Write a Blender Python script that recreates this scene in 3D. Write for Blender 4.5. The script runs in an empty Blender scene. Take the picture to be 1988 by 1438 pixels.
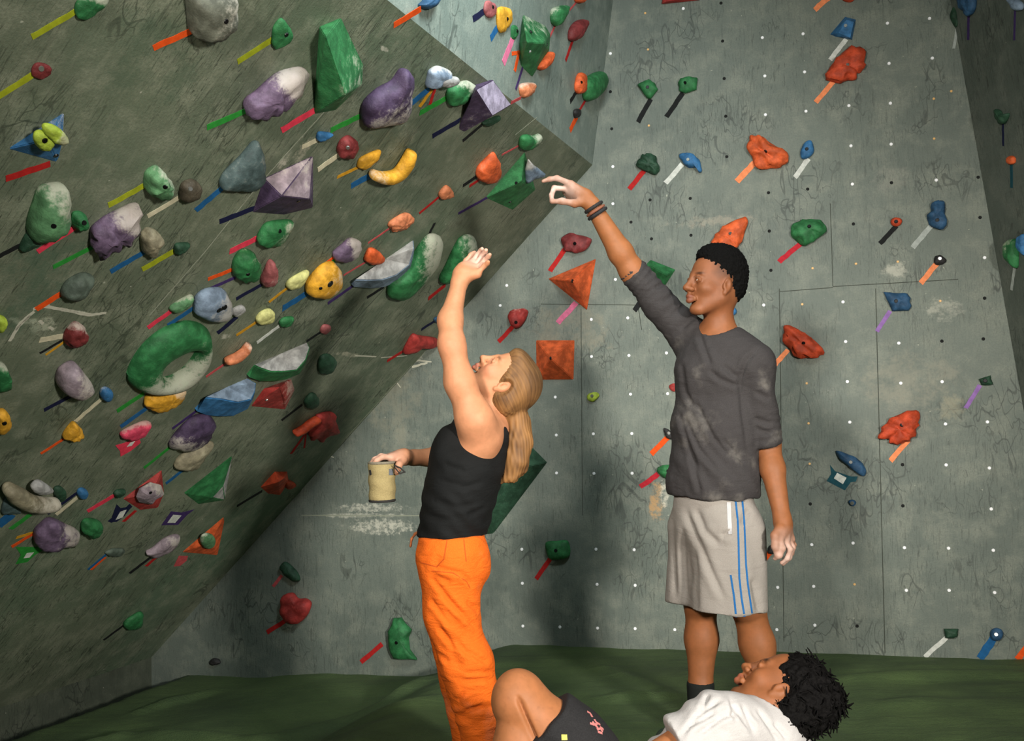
import bpy, bmesh, math, random
import numpy as np
from mathutils import Vector, Matrix, noise
from mathutils.bvhtree import BVHTree
random.seed(5)
SC = bpy.context.scene
COL = SC.collection
# ------------------------------------------------------------------ camera
F = 1900.0; IW, IH = 1988, 1438
CAMH = 1.22
roll = math.atan(0.0277); pit = math.atan((815-719)/F)
r0 = Vector((1,0,0)); fw = Vector((0,math.cos(pit),math.sin(pit))); u0 = r0.cross(fw)
rc = r0*math.cos(roll)-u0*math.sin(roll); uc = u0*math.cos(roll)+r0*math.sin(roll)
C0 = Vector((0,0,CAMH))
cam = bpy.data.cameras.new('camera'); camo = bpy.data.objects.new('camera', cam); COL.objects.link(camo)
cam.sensor_width = 36; cam.lens = F/IW*36; cam.clip_start = .05
m = Matrix.Identity(4)
for i in range(3):
    m[i][0] = rc[i]; m[i][1] = uc[i]; m[i][2] = -fw[i]; m[i][3] = C0[i]
camo.matrix_world = m
SC.camera = camo
def ray(x, y): return rc*((x-994)/F)+uc*((719-y)/F)+fw
def proj(p):
    q = Vector(p)-C0; d = q.dot(fw); return 994+F*q.dot(rc)/d, 719-F*q.dot(uc)/d
def onfloor(x, y, z=0): d = ray(x, y); return C0+d*((z-CAMH)/d.z)
def P(x, y, Y): d = ray(x, y); return C0+d*(Y/d.y)          # the point seen at x,y standing Y metres into the room
class Plane:
    def __init__(s, a, b, c, along):
        n = (b-a).cross(c-a).normalized()
        if n.dot(C0-a) < 0: n = -n
        s.n, s.a = n, a.copy()
        s.eu = along.normalized(); s.ev = n.cross(s.eu)
        if s.ev.z < 0: s.ev = -s.ev; 
        if s.eu.cross(s.ev).dot(n) < 0: s.eu = -s.eu
    def hit(s, x, y, h=0.0):
        d = ray(x, y); a = s.a+s.n*h
        return C0+d*((a-C0).dot(s.n)/d.dot(s.n))
    def mat(s, o):
        m = Matrix.Identity(4)
        for i in range(3):
            m[i][0] = s.eu[i]; m[i][1] = s.ev[i]; m[i][2] = s.n[i]; m[i][3] = o[i]
        return m
    def uv(s, p): q = p-s.a; return q.dot(s.eu), q.dot(s.ev)
    def pt(s, u, v, h=0): return s.a+s.eu*u+s.ev*v+s.n*h
ZUP = Vector((0,0,1))
f2 = onfloor(985,1252); fr = onfloor(1988,1280)
PA = Plane(f2, fr, f2+ZUP, fr-f2)                       # back wall
D = ray(1740,794); D.z = 0; D.normalize()               # the side walls run this way
P1 = PA.hit(1150,320); S2 = PA.hit(978,512)
PO = Plane(P1, S2, P1+D, D)                             # 45 degree overhang on the left
PU = Plane(P1, PA.hit(1190,0), P1+D, D)                 # steep wall above it
RA, RB = PA.hit(1845,0), PA.hit(1988,800)
DR = Vector((-.05,1,0)).normalized()
PR = Plane(RA, RB, RA+DR, DR)                             # right wall

# ------------------------------------------------------------------ helpers
def lin(c):
    return tuple(((v/255)/12.92 if v/255 <= .04045 else ((v/255+.055)/1.055)**2.4) for v in c)
def tag(o, label=None, cat=None, group=None, kind=None):
    if label: o['label'] = label
    if cat: o['category'] = cat
    if group: o['group'] = group
    if kind: o['kind'] = kind
    return o
def link(name, me, mats=(), parent=None, mw=None):
    o = bpy.data.objects.new(name, me); COL.objects.link(o)
    if me is not None:
        for q in mats: me.materials.append(q)
    if mw is not None: o.matrix_world = mw
    if parent is not None:
        o.parent = parent
        o.matrix_parent_inverse = PMW.get(parent.name, Matrix.Identity(4)).inverted()
    PMW[o.name] = mw.copy() if mw is not None else Matrix.Identity(4)
    return o
PMW = {}
def empty(name, loc):
    m = Matrix.Translation(loc)
    return link(name, None, (), None, m)
def bm_mesh(name, bm, smooth=True):
    me = bpy.data.meshes.new(name); bm.normal_update(); bm.to_mesh(me); bm.free()
    if smooth: me.polygons.foreach_set('use_smooth', [True]*len(me.polygons))
    return me
class NT:
    def __init__(s, name):
        s.m = bpy.data.materials.new(name); s.m.use_nodes = True
        s.t = s.m.node_tree; s.b = s.t.nodes['Principled BSDF']
    def n(s, typ, **kw):
        k = s.t.nodes.new(typ)
        for a, v in kw.items():
            if a.startswith('i_'): k.inputs[a[2:].replace('_', ' ')].default_value = v
            elif a[0] == 'I': k.inputs[int(a[1:])].default_value = v
            else: setattr(k, a, v)
        return k
    def l(s, a, b): s.t.links.new(a, b)
    def math(s, op, a, b=None, clamp=False):
        k = s.n('ShaderNodeMath', operation=op); k.use_clamp = clamp
        for i, v in enumerate((a, b)):
            if v is None: continue
            if isinstance(v, (int, float)): k.inputs[i].default_value = v
            else: s.l(v, k.inputs[i])
        return k.outputs[0]
    def ramp(s, src, a, b, lo=0.0, hi=1.0):
        k = s.n('ShaderNodeMapRange', interpolation_type='SMOOTHSTEP'); s.l(src, k.inputs[0])
        for i, v in enumerate((a, b, lo, hi)): k.inputs[i+1].default_value = v
        return k.outputs[0]
    def mix(s, fac, a, b):
        k = s.n('ShaderNodeMix', data_type='RGBA')
        if isinstance(fac, (int, float)): k.inputs[0].default_value = fac
        else: s.l(fac, k.inputs[0])
        for i, v in ((6, a), (7, b)):
            if isinstance(v, tuple): k.inputs[i].default_value = v+(1,) if len(v) == 3 else v
            else: s.l(v, k.inputs[i])
        return k.outputs[2]
    def noise(s, vec, scale, detail=4, rough=.6, dist=0):
        k = s.n('ShaderNodeTexNoise'); k.inputs['Scale'].default_value = scale
        k.inputs['Detail'].default_value = detail; k.inputs['Roughness'].default_value = rough
        k.inputs['Distortion'].default_value = dist
        if vec is not None: s.l(vec, k.inputs['Vector'])
        return k.outputs['Fac']
    def mapping(s, vec, loc=(0,0,0), rot=(0,0,0), sc=(1,1,1)):
        k = s.n('ShaderNodeMapping', vector_type='POINT'); s.l(vec, k.inputs[0])
        k.inputs[1].default_value = loc; k.inputs[2].default_value = rot; k.inputs[3].default_value = sc
        return k.outputs[0]
    def bump(s, h, strength=.3, dist=.01):
        k = s.n('ShaderNodeBump'); k.inputs['Strength'].default_value = strength; k.inputs['Distance'].default_value = dist
        s.l(h, k.inputs['Height']); s.l(k.outputs[0], s.b.inputs['Normal'])
    def objco(s):
        return s.n('ShaderNodeTexCoord').outputs['Object']
    def attr(s, name):
        return s.n('ShaderNodeAttribute', attribute_name=name)
CHALK = lin((196,188,174))
def flat_mat(name, rgb, rough=.6, metal=0.0):
    t = NT(name); t.b.inputs['Base Color'].default_value = lin(rgb)+(1,)
    t.b.inputs['Roughness'].default_value = rough; t.b.inputs['Metallic'].default_value = metal
    n = t.noise(t.objco(), 60, 3); t.bump(n, .08, .002)
    return t.m
def hold_mat(name, rgb, rough=.7):
    t = NT(name); co = t.objco(); c = lin(rgb)
    n1 = t.noise(co, 22, 5); n2 = t.noise(co, 140, 3)
    dark = tuple(v*.62 for v in c); lite = tuple(min(1, v*1.2+.012) for v in c)
    base = t.mix(t.ramp(n1, .35, .7), dark, lite)
    ch = t.attr('chalk').outputs['Fac']
    k = t.math('ADD', ch, t.math('ADD', t.math('MULTIPLY', t.math('SUBTRACT', n1, .5), 2.0), t.math('MULTIPLY', t.math('SUBTRACT', n2, .5), .7)))
    k = t.math('MULTIPLY', t.ramp(k, .25, .85), t.ramp(ch, .0, .25))
    k = t.math('MULTIPLY', k, .66)
    dust = t.math('MULTIPLY', t.ramp(n2, .62, .8), .16)
    k = t.math('MAXIMUM', k, dust)
    t.l(t.mix(k, base, CHALK), t.b.inputs['Base Color'])
    t.b.inputs['Roughness'].default_value = rough
    t.bump(t.math('ADD', n2, t.math('MULTIPLY', n1, 2)), .35, .004)
    return t.m
HC = dict(g=(34,112,58), dg=(24,66,42), lg=(88,138,92), p=(104,84,110), dp=(66,48,78), lp=(146,130,138), ll=(184,172,196), r=(168,46,40), dr=(122,36,36),
          o=(218,92,36), do=(196,66,22), y=(220,160,34), py=(206,204,130), lm=(168,190,58), b=(44,108,158), lb=(122,140,160), gy=(92,94,80),
          gg=(84,98,86), br=(74,66,50), bk=(30,28,28), pk=(214,60,92), rs=(160,86,86), w=(164,163,160), be=(150,142,116), os=(214,128,84), db=(30,76,112), tl=(70,90,90))
HNAME = dict(g='green', dg='dark_green', lg='pale_green', p='purple', dp='dark_purple', lp='pale_purple', ll='lilac', r='red', dr='dark_red', o='orange', do='deep_orange',
             y='yellow', py='pale_yellow', lm='lime', b='blue', lb='blue_grey', gy='grey', gg='green_grey', br='brown', bk='black', pk='pink', rs='rose', w='white',
             be='beige', os='salmon', db='dark_blue', tl='slate')
HM = {k: hold_mat('hold_'+HNAME[k], v) for k, v in HC.items()}
TC = dict(lime=(160,168,34), red=(176,34,32), orange=(232,84,24), green=(44,140,52), pink=(226,62,84), cream=(206,198,168), blue=(30,92,142), navy=(22,26,58),
          black=(26,28,28), yellow=(206,150,36), purple=(64,46,96), white=(212,214,206), salmon=(246,146,96), crimson=(186,40,52), grey=(170,176,170),
          rose=(196,84,86), lilac=(150,112,176), teal=(28,74,84), rosy=(222,118,152))
def tape_mat(n, rgb):
    t = NT('tape_'+n); c = lin(rgb); k = t.noise(t.objco(), 45, 4)
    t.l(t.mix(t.ramp(k, .3, .75), tuple(v*.78 for v in c), tuple(min(1, v*1.08) for v in c)), t.b.inputs['Base Color'])
    t.b.inputs['Roughness'].default_value = .8; t.b.inputs['Specular IOR Level'].default_value = .2; t.bump(k, .15, .001)
    return t.m
TM = {k: tape_mat(k, v) for k, v in TC.items()}
M_BOLT = flat_mat('bolt_black', (18,18,18), .4, .5)
M_STEEL = flat_mat('bolt_steel', (190,190,186), .3, .9)
M_NUT = flat_mat('plated_nut_glint', (250,250,252), .35, 0)  # matte white colour stands in for the glint of plated steel
M_HOLE = flat_mat('hole_dark', (14,16,14), .9)
M_NUTO = flat_mat('dim_nut_glint', (226,178,112), .4, 0)  # tan colour stands in for the dimmer, orange glints
M_SEAM = flat_mat('seam_dark', (62,66,58), .9)
M_SEAML = flat_mat('seam_chalky', (140,144,126), .9)
# zoom frames the picture was measured in: origin and scale
ZF = dict(a=(0,0,3.976), b=(400,0,3.976), c=(750,0,3.976), d=(0,300,3.976), e=(400,280,3.976), f=(0,580,3.976), g=(380,580,3.976), h=(0,860,3.976),
          i=(380,860,3.976), j=(0,1100,3.976), k=(1150,0,3.976), l=(1550,0,4.228), m=(1488,300,3.976), n=(1488,600,3.976), o=(1488,940,3.976),
          p=(780,450,4.109), q=(680,750,3.196), r=(1000,300,4.109), s=(1200,440,3.595), t=(1200,800,3.595), u=(750,1150,4.97), v=(1100,1150,3.313),
          w=(900,600,3.596), x=(0,0,1.0))
def zp(z, q): o = ZF[z]; return (o[0]+q[0]/o[2], o[1]+q[1]/o[2])
PLN = dict(O=PO, A=PA, U=PU, R=PR)
GRP = dict(O='holds on the overhanging left wall', A='holds on the back wall', U='holds on the steep upper wall', R='holds on the right wall')
TGRP = dict(O='tape strips on the overhanging left wall', A='tape strips on the back wall', U='tape strips on the steep upper wall', R='tape strips on the right wall')
def catmull(pts, n):
    k = len(pts); seg = []; per = max(2, n//k)
    for i in range(k):
        p0, p1, p2, p3 = (Vector(pts[(i+j-1) % k]) for j in range(4))
        for j in range(per):
            t = j/per
            seg.append(.5*((2*p1)+(p2-p0)*t+(2*p0-5*p1+4*p2-p3)*t*t+(3*p1-p0-3*p2+p3)*t**3))
    return seg
def linres(pts, n):
    out = []; k = len(pts); per = max(2, n//k)
    for i in range(k):
        a, b = Vector(pts[i]), Vector(pts[(i+1) % k])
        for j in range(per): out.append(a.lerp(b, j/per))
    return out
def sstep(a, b, x): t = min(1, max(0, (x-a)/(b-a))); return t*t*(3-2*t)
def set_chalk(me, mw, chalk, cx, cy, R):
    at = me.attributes.new('chalk', 'FLOAT', 'POINT')
    if chalk is None: return
    dx, dy, amt = chalk; L = math.hypot(dx, dy)
    for i, v in enumerate(me.vertices):
        if L < 1e-6: at.data[i].value = amt; continue
        x, y = proj(mw @ v.co)
        s = ((x-cx)*dx+(y-cy)*dy)/L/R
        at.data[i].value = amt*sstep(-.25, 1.1, s)
BASE = {}
LAST = [None]
def finish(o, pl, z, label, bolt, name_cat, group=None):
    tag(o, label, name_cat, group or GRP[pl])
    LAST[0] = (label, pl, o)
    if bolt:
        for bq in bolt:
            steel = len(bq) > 2
            x, y = zp(z, bq[:2])
            put_bolt(o, x, y, M_STEEL if steel else M_BOLT, .010 if pl == 'A' else .008)
    return o
def put_bolt(o, x, y, mat, r):
    me = o.data; mw = PMW[o.name]
    bvh = BVHTree.FromPolygons([mw @ v.co for v in me.vertices], [p.vertices[:] for p in me.polygons])
    hit = bvh.ray_cast(C0, ray(x, y).normalized())
    if hit[0] is None: return
    p, n = hit[0], hit[1]
    if n.dot(ray(x, y)) > 0: n = -n
    bm = bmesh.new()
    bmesh.ops.create_cone(bm, cap_ends=True, segments=14, radius1=r, radius2=r*.8, depth=.004)
    q = n.to_track_quat('Z', 'Y').to_matrix().to_4x4(); q.translation = p+n*.0008
    link('bolt', bm_mesh('bolt', bm, False), [mat], o, q)
def hold(pl, z, col, label, pts, h=None, chalk=None, bolt=None, rough=.10, sharp=False, flat=False, lift=0.0, white=None, name='climbing_hold', ridge=0):
    pn = PLN[pl]
    px = [zp(z, q) for q in pts]
    area = abs(sum(px[i][0]*px[(i+1) % len(px)][1]-px[(i+1) % len(px)][0]*px[i][1] for i in range(len(px))))/2
    cx = sum(q[0] for q in px)/len(px); cy = sum(q[1] for q in px)/len(px)
    dep = (pn.hit(cx, cy)-C0).dot(fw)
    size = math.sqrt(area)*dep/F
    if h is None: h = size*.32
    else: h *= .8
    ring = linres(px, 40) if sharp else catmull(px, 40)
    base = pn.hit(cx, cy, lift); mw = pn.mat(base); inv = mw.inverted()
    loc = [inv @ pn.hit(q[0], q[1], lift+.33*h) for q in ring]
    c = sum((Vector((q.x, q.y, 0)) for q in loc), Vector())/len(loc)
    prof = [(.93,-.05),(.985,.10),(1.0,.30),(.955,.54),(.85,.75),(.66,.90),(.42,.98),(.2,1.0)]
    if flat: prof = [(.96,-.04),(1.0,.15),(.62,.85),(.3,1.0)]
    bm = bmesh.new(); rows = []; seed = Vector((len(label)*1.7, cx*.013, cy*.017))
    for rs, hs in prof:
        row = []
        for q in loc:
            p = c+(Vector((q.x, q.y, 0))-c)*rs; p.z = hs*h
            if hs > 0:
                f = noise.noise(p*(2.2/size)+seed)+.5*noise.noise(p*(5.5/size)+seed)
                if ridge: f += 3.2*ridge*(abs(math.sin((p.x*.8+p.y)*7/size+2*noise.noise(p*(3/size)+seed)))-.6)
                d = (p-c); d.z = h*.6; d.normalize()
                p = p+d*f*rough*size*min(1, hs*2)
                p.z = max(p.z, .001)
            row.append(bm.verts.new(p))
        rows.append(row)
    n = len(loc)
    for a, b in zip(rows, rows[1:]):
        for i in range(n): bm.faces.new((a[i], a[(i+1) % n], b[(i+1) % n], b[i]))
    top = bm.verts.new((c.x, c.y, h*1.0))
    for i in range(n): bm.faces.new((rows[-1][i], rows[-1][(i+1) % n], top))
    bm.faces.new(rows[0][::-1])
    bmesh.ops.recalc_face_normals(bm, faces=bm.faces)
    me = bm_mesh(name, bm, not flat)
    set_chalk(me, mw, chalk, cx, cy, math.sqrt(area)*.6)
    o = link(name, me, [HM[col]], None, mw)
    return finish(o, pl, z, label, bolt, 'climbing volume' if name == 'climbing_volume' else 'climbing hold')
def tube(pl, z, col, label, path, h=.05, chalk=None, bolt=None, lift=0.0):
    """a curved sausage hold; path = (x, y, half width in zoom px)"""
    pn = PLN[pl]; sc = ZF[z][2]
    px = [zp(z, q[:2]) for q in path]
    cx = sum(q[0] for q in px)/len(px); cy = sum(q[1] for q in px)/len(px)
    mw = pn.mat(pn.hit(cx, cy, lift)); inv = mw.inverted()
    pts = []
    for i in range(len(path)-1):
        for j in range(5):
            t = j/5; k = [max(0, min(len(path)-1, i+q)) for q in (-1,0,1,2)]
            w = [Vector(path[q]) for q in k]
            pts.append(.5*((2*w[1])+(w[2]-w[0])*t+(2*w[0]-5*w[1]+4*w[2]-w[3])*t*t+(3*w[1]-w[0]-3*w[2]+w[3])*t**3))
    pts.append(Vector(path[-1]))
    L3 = []; R3 = []
    for q in pts:
        x, y = zp(z, (q.x, q.y)); p = pn.hit(x, y, lift+.4*h)
        r = q.z/sc*(p-C0).dot(fw)/F*1.15
        L3.append(inv @ p); R3.append(r)
    bm = bmesh.new(); rows = []; N = 16
    ext = [(0,.35),(0,.75)]
    idx = [(0, .01),(0,.6),(0,.88)]+[(i, 1) for i in range(1, len(L3)-1)]+[(len(L3)-1,.88),(len(L3)-1,.6),(len(L3)-1,.01)]
    for i, k in idx:
        a = L3[max(0, i-1)]; b = L3[min(len(L3)-1, i+1)]; t = (b-a); t.z = 0; t.normalize(); s = Vector((-t.y, t.x, 0))
        off = 0
        if k < 1: off = math.sqrt(1-k*k)*R3[i]*(-1 if i == 0 else 1)*.9
        c = Vector((L3[i].x, L3[i].y, 0))+t*off; row = []
        for j in range(N):
            an = 2*math.pi*j/N
            zz = h*.5+math.sin(an)*h*.5*(.35+.65*k)
            p = c+s*(math.cos(an)*R3[i]*k); p.z = max(-.002, zz if k > .5 else h*.42)
            p += Vector((noise.noise(p*40), noise.noise(p*40+Vector((5,0,0))), 0))*.003
            row.append(bm.verts.new(p))
        rows.append(row)
    for a, b in zip(rows, rows[1:]):
        for i in range(N): bm.faces.new((a[i], a[(i+1) % N], b[(i+1) % N], b[i]))
    bm.faces.new(rows[0]); bm.faces.new(rows[-1][::-1])
    bmesh.ops.recalc_face_normals(bm, faces=bm.faces)
    me = bm_mesh('climbing_hold', bm)
    set_chalk(me, mw, chalk, cx, cy, 40)
    o = link('climbing_hold', me, [HM[col]], None, mw)
    return finish(o, pl, z, label, bolt, 'climbing hold')
def vol(pl, z, col, label, vs, white=(), chalk=None, bolt=None, name='climbing_volume', wmat='w', lift=0.0, bev=.004):
    """faceted volume: vs = (x, y, height off the wall)"""
    pn = PLN[pl]
    px = [zp(z, q[:2]) for q in vs]
    cx = sum(q[0] for q in px)/len(px); cy = sum(q[1] for q in px)/len(px)
    mw = pn.mat(pn.hit(cx, cy, lift)); inv = mw.inverted()
    bm = bmesh.new(); bv = []
    for q, v in zip(px, vs): bv.append(bm.verts.new(inv @ pn.hit(q[0], q[1], lift+v[2])))
    for v, q in zip(list(bv), vs):
        if q[2] <= .0001: bm.verts.new(v.co-Vector((0,0,.006)))
    bm.verts.index_update()
    ids = {v: i for i, v in enumerate(bv)}
    res = bmesh.ops.convex_hull(bm, input=bm.verts)
    dead = list({e for e in res['geom_interior']+res['geom_unused'] if isinstance(e, bmesh.types.BMVert)})
    if dead: bmesh.ops.delete(bm, geom=dead, context='VERTS')
    for f in bm.faces:
        for w in white:
            if all(ids.get(v, -1) in w for v in f.verts): f.material_index = 1
    bmesh.ops.dissolve_limit(bm, angle_limit=.16, verts=bm.verts, edges=bm.edges, delimit={'MATERIAL'})
    bmesh.ops.recalc_face_normals(bm, faces=bm.faces)
    if bev:
        bmesh.ops.bevel(bm, geom=bm.edges[:], offset=bev, segments=2, affect='EDGES', clamp_overlap=True)
    me = bm_mesh(name, bm, False)
    set_chalk(me, mw, chalk, cx, cy, 40)
    o = link(name, me, [HM[col], HM[wmat]], None, mw)
    return finish(o, pl, z, label, bolt, 'climbing volume' if name == 'climbing_volume' else 'climbing hold')
def moon(pl, z, col, label, edge, rim, low, H, chalk=None, wmat='w'):
    """half moon ledge: straight wall edge, raised curved rim, lower edge back on the wall"""
    vs = [q+(0.0,) for q in edge]
    k = len(rim)
    vs += [q+(H*(.55+.45*math.sin(math.pi*(i+.5)/k)),) for i, q in enumerate(rim)]
    ne, nr = len(edge), len(rim)
    vs += [q+(H*.35,) for q in low]
    top = set(range(ne+nr))
    pn = PLN[pl]
    px = [zp(z, q[:2]) for q in vs]
    cx = sum(q[0] for q in px)/len(px); cy = sum(q[1] for q in px)/len(px)
    mw = pn.mat(pn.hit(cx, cy)); inv = mw.inverted()
    bm = bmesh.new()
    co = [inv @ pn.hit(q[0], q[1], v[2]) for q, v in zip(px, vs)]
    bv = [bm.verts.new(c) for c in co]
    E, Rm, L = bv[:ne], bv[ne:ne+nr], bv[ne+nr:]
    back = [bm.verts.new((v.co.x, v.co.y, -.004)) for v in L]
    eb = [bm.verts.new((v.co.x, v.co.y, -.004)) for v in E]
    # top ledge: fan from the middle of the wall edge
    mid = bm.verts.new((E[0].co+E[-1].co)/2)
    loop = [E[0]]+Rm+[E[-1]]
    for a, b in zip(loop, loop[1:]): bm.faces.new((mid, a, b)).material_index = 1
    lo = [E[0]]+L+[E[-1]]
    bl = [eb[0]]+back+[eb[-1]]
    # front: match by index
    n = max(len(loop), len(lo))
    def res(a, i): return a[min(len(a)-1, round(i*(len(a)-1)/(n-1)))]
    for i in range(n-1):
        q = []
        for v in (res(loop, i), res(loop, i+1), res(lo, i+1), res(lo, i)):
            if v not in q: q.append(v)
        if len(q) > 2:
            try: bm.faces.new(q)
            except ValueError: pass
    for i in range(len(lo)-1): bm.faces.new((lo[i], lo[i+1], bl[i+1], bl[i]))
    bm.faces.new(bl)
    bmesh.ops.recalc_face_normals(bm, faces=bm.faces)
    bmesh.ops.bevel(bm, geom=[e for e in bm.edges if len(e.link_faces) == 2 and e.link_faces[0].material_index != e.link_faces[1].material_index], offset=.004, segments=2, affect='EDGES', clamp_overlap=True)
    me = bm_mesh('climbing_hold', bm, False)
    set_chalk(me, mw, chalk, cx, cy, 40)
    o = link('climbing_hold', me, [HM[col], HM[wmat]], None, mw)
    return finish(o, pl, z, label, None, 'climbing hold')
TWORD = dict(lime='lime', red='red', orange='orange', green='green', pink='pink', cream='cream', blue='blue', navy='navy', black='black', yellow='yellow', purple='purple',
             white='white', salmon='pale orange', crimson='crimson', grey='light grey', rose='thin dull red', lilac='lilac', teal='teal', rosy='rose pink')
def strip_mesh(pn, pts, w, th=.0012, lift=.0005, jit=.06):
    """pts: 3D points on the wall; returns a thin band lying on it"""
    mw = pn.mat(pts[0]); inv = mw.inverted(); q = [inv @ p for p in pts]
    bm = bmesh.new(); rows = []
    n = len(q)
    for i in range(n):
        t = (q[min(n-1, i+1)]-q[max(0, i-1)]); t.z = 0; t.normalize(); s = Vector((-t.y, t.x, 0))
        j = 1+random.uniform(-jit, jit); k = random.uniform(-jit, jit)*w
        a = q[i]+s*(w*.5*j)+s*k; b = q[i]-s*(w*.5*j)+s*k
        if i in (0, n-1): a = a+t*random.uniform(-.15, .15)*w
        rows.append([bm.verts.new((a.x, a.y, lift)), bm.verts.new((b.x, b.y, lift)), bm.verts.new((b.x, b.y, lift+th)), bm.verts.new((a.x, a.y, lift+th))])
    for a, b in zip(rows, rows[1:]):
        for i in range(4): bm.faces.new((a[i], a[(i+1) % 4], b[(i+1) % 4], b[i]))
    bm.faces.new(rows[0]); bm.faces.new(rows[-1][::-1])
    bmesh.ops.recalc_face_normals(bm, faces=bm.faces)
    return bm_mesh('tape_strip', bm, False), mw
def tape(col, z, a, b, w=None, label=None, pl=None, lift=0.0):
    lab, p0, _ = LAST[0]; pl = pl or p0; pn = PLN[pl]
    A, B = (pn.hit(*zp(z, q), lift) for q in (a, b))
    d = (B-A).normalized(); s = pn.n.cross(d); m0 = (A+B)/2
    x0, y0 = proj(m0); x1, y1 = proj(m0+s*.01); xa, ya = proj(A); xb, yb = proj(B)
    L = math.hypot(xb-xa, yb-ya); perp = abs((x1-x0)*(yb-ya)-(y1-y0)*(xb-xa))/L/.01
    wm = (w/ZF[z][2]/perp) if w else .024
    me, mw = strip_mesh(pn, [A.lerp(B, i/6) for i in range(7)], wm, lift=.0005)
    mw = mw.copy(); 
    o = link('tape_strip', me, [TM[col]], None, mw)
    lb = label or f"{TWORD[col]} tape strip marking the {lab}"
    if len(lb.split()) > 16: lb = lb.replace(' tape strip marking the ', ' tape by the ')
    tag(o, lb, 'tape', TGRP[pl])
    return o
def tape_poly(col, z, outer, inner=None, label=None, pl='O', name='tape_tag'):
    """a folded tape tag: outline polygon, optionally open or with a paper panel in it"""
    pn = PLN[pl]; px = [zp(z, q) for q in outer]
    cx = sum(q[0] for q in px)/len(px); cy = sum(q[1] for q in px)/len(px)
    mw = pn.mat(pn.hit(cx, cy)); inv = mw.inverted()
    bm = bmesh.new()
    lo = [bm.verts.new((inv @ pn.hit(*q))+Vector((0,0,.0004))) for q in px]; hi = [bm.verts.new(v.co+Vector((0,0,.0014))) for v in lo]
    n = len(lo)
    bm.faces.new(hi); bm.faces.new(lo[::-1])
    for i in range(n): bm.faces.new((lo[i], lo[(i+1) % n], hi[(i+1) % n], hi[i]))
    bmesh.ops.recalc_face_normals(bm, faces=bm.faces)
    bmesh.ops.triangulate(bm, faces=bm.faces)
    o = link(name, bm_mesh(name, bm, False), [TM[col]], None, mw)
    tag(o, label, 'tape', TGRP[pl])
    if inner:
        ip = [zp(z, q) for q in inner]
        bm = bmesh.new(); vs = [bm.verts.new((inv @ pn.hit(*q))+Vector((0,0,.0018))) for q in ip]; v2 = [bm.verts.new(v.co+Vector((0,0,.0008))) for v in vs]
        k = len(vs); bm.faces.new(v2); bm.faces.new(vs[::-1])
        for i in range(k): bm.faces.new((vs[i], vs[(i+1) % k], v2[(i+1) % k], v2[i]))
        bmesh.ops.recalc_face_normals(bm, faces=bm.faces)
        tag(link('paper_label', bm_mesh('paper_label', bm, False), [TM['white']], o, mw), 'pale paper panel')
    return o
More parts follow.
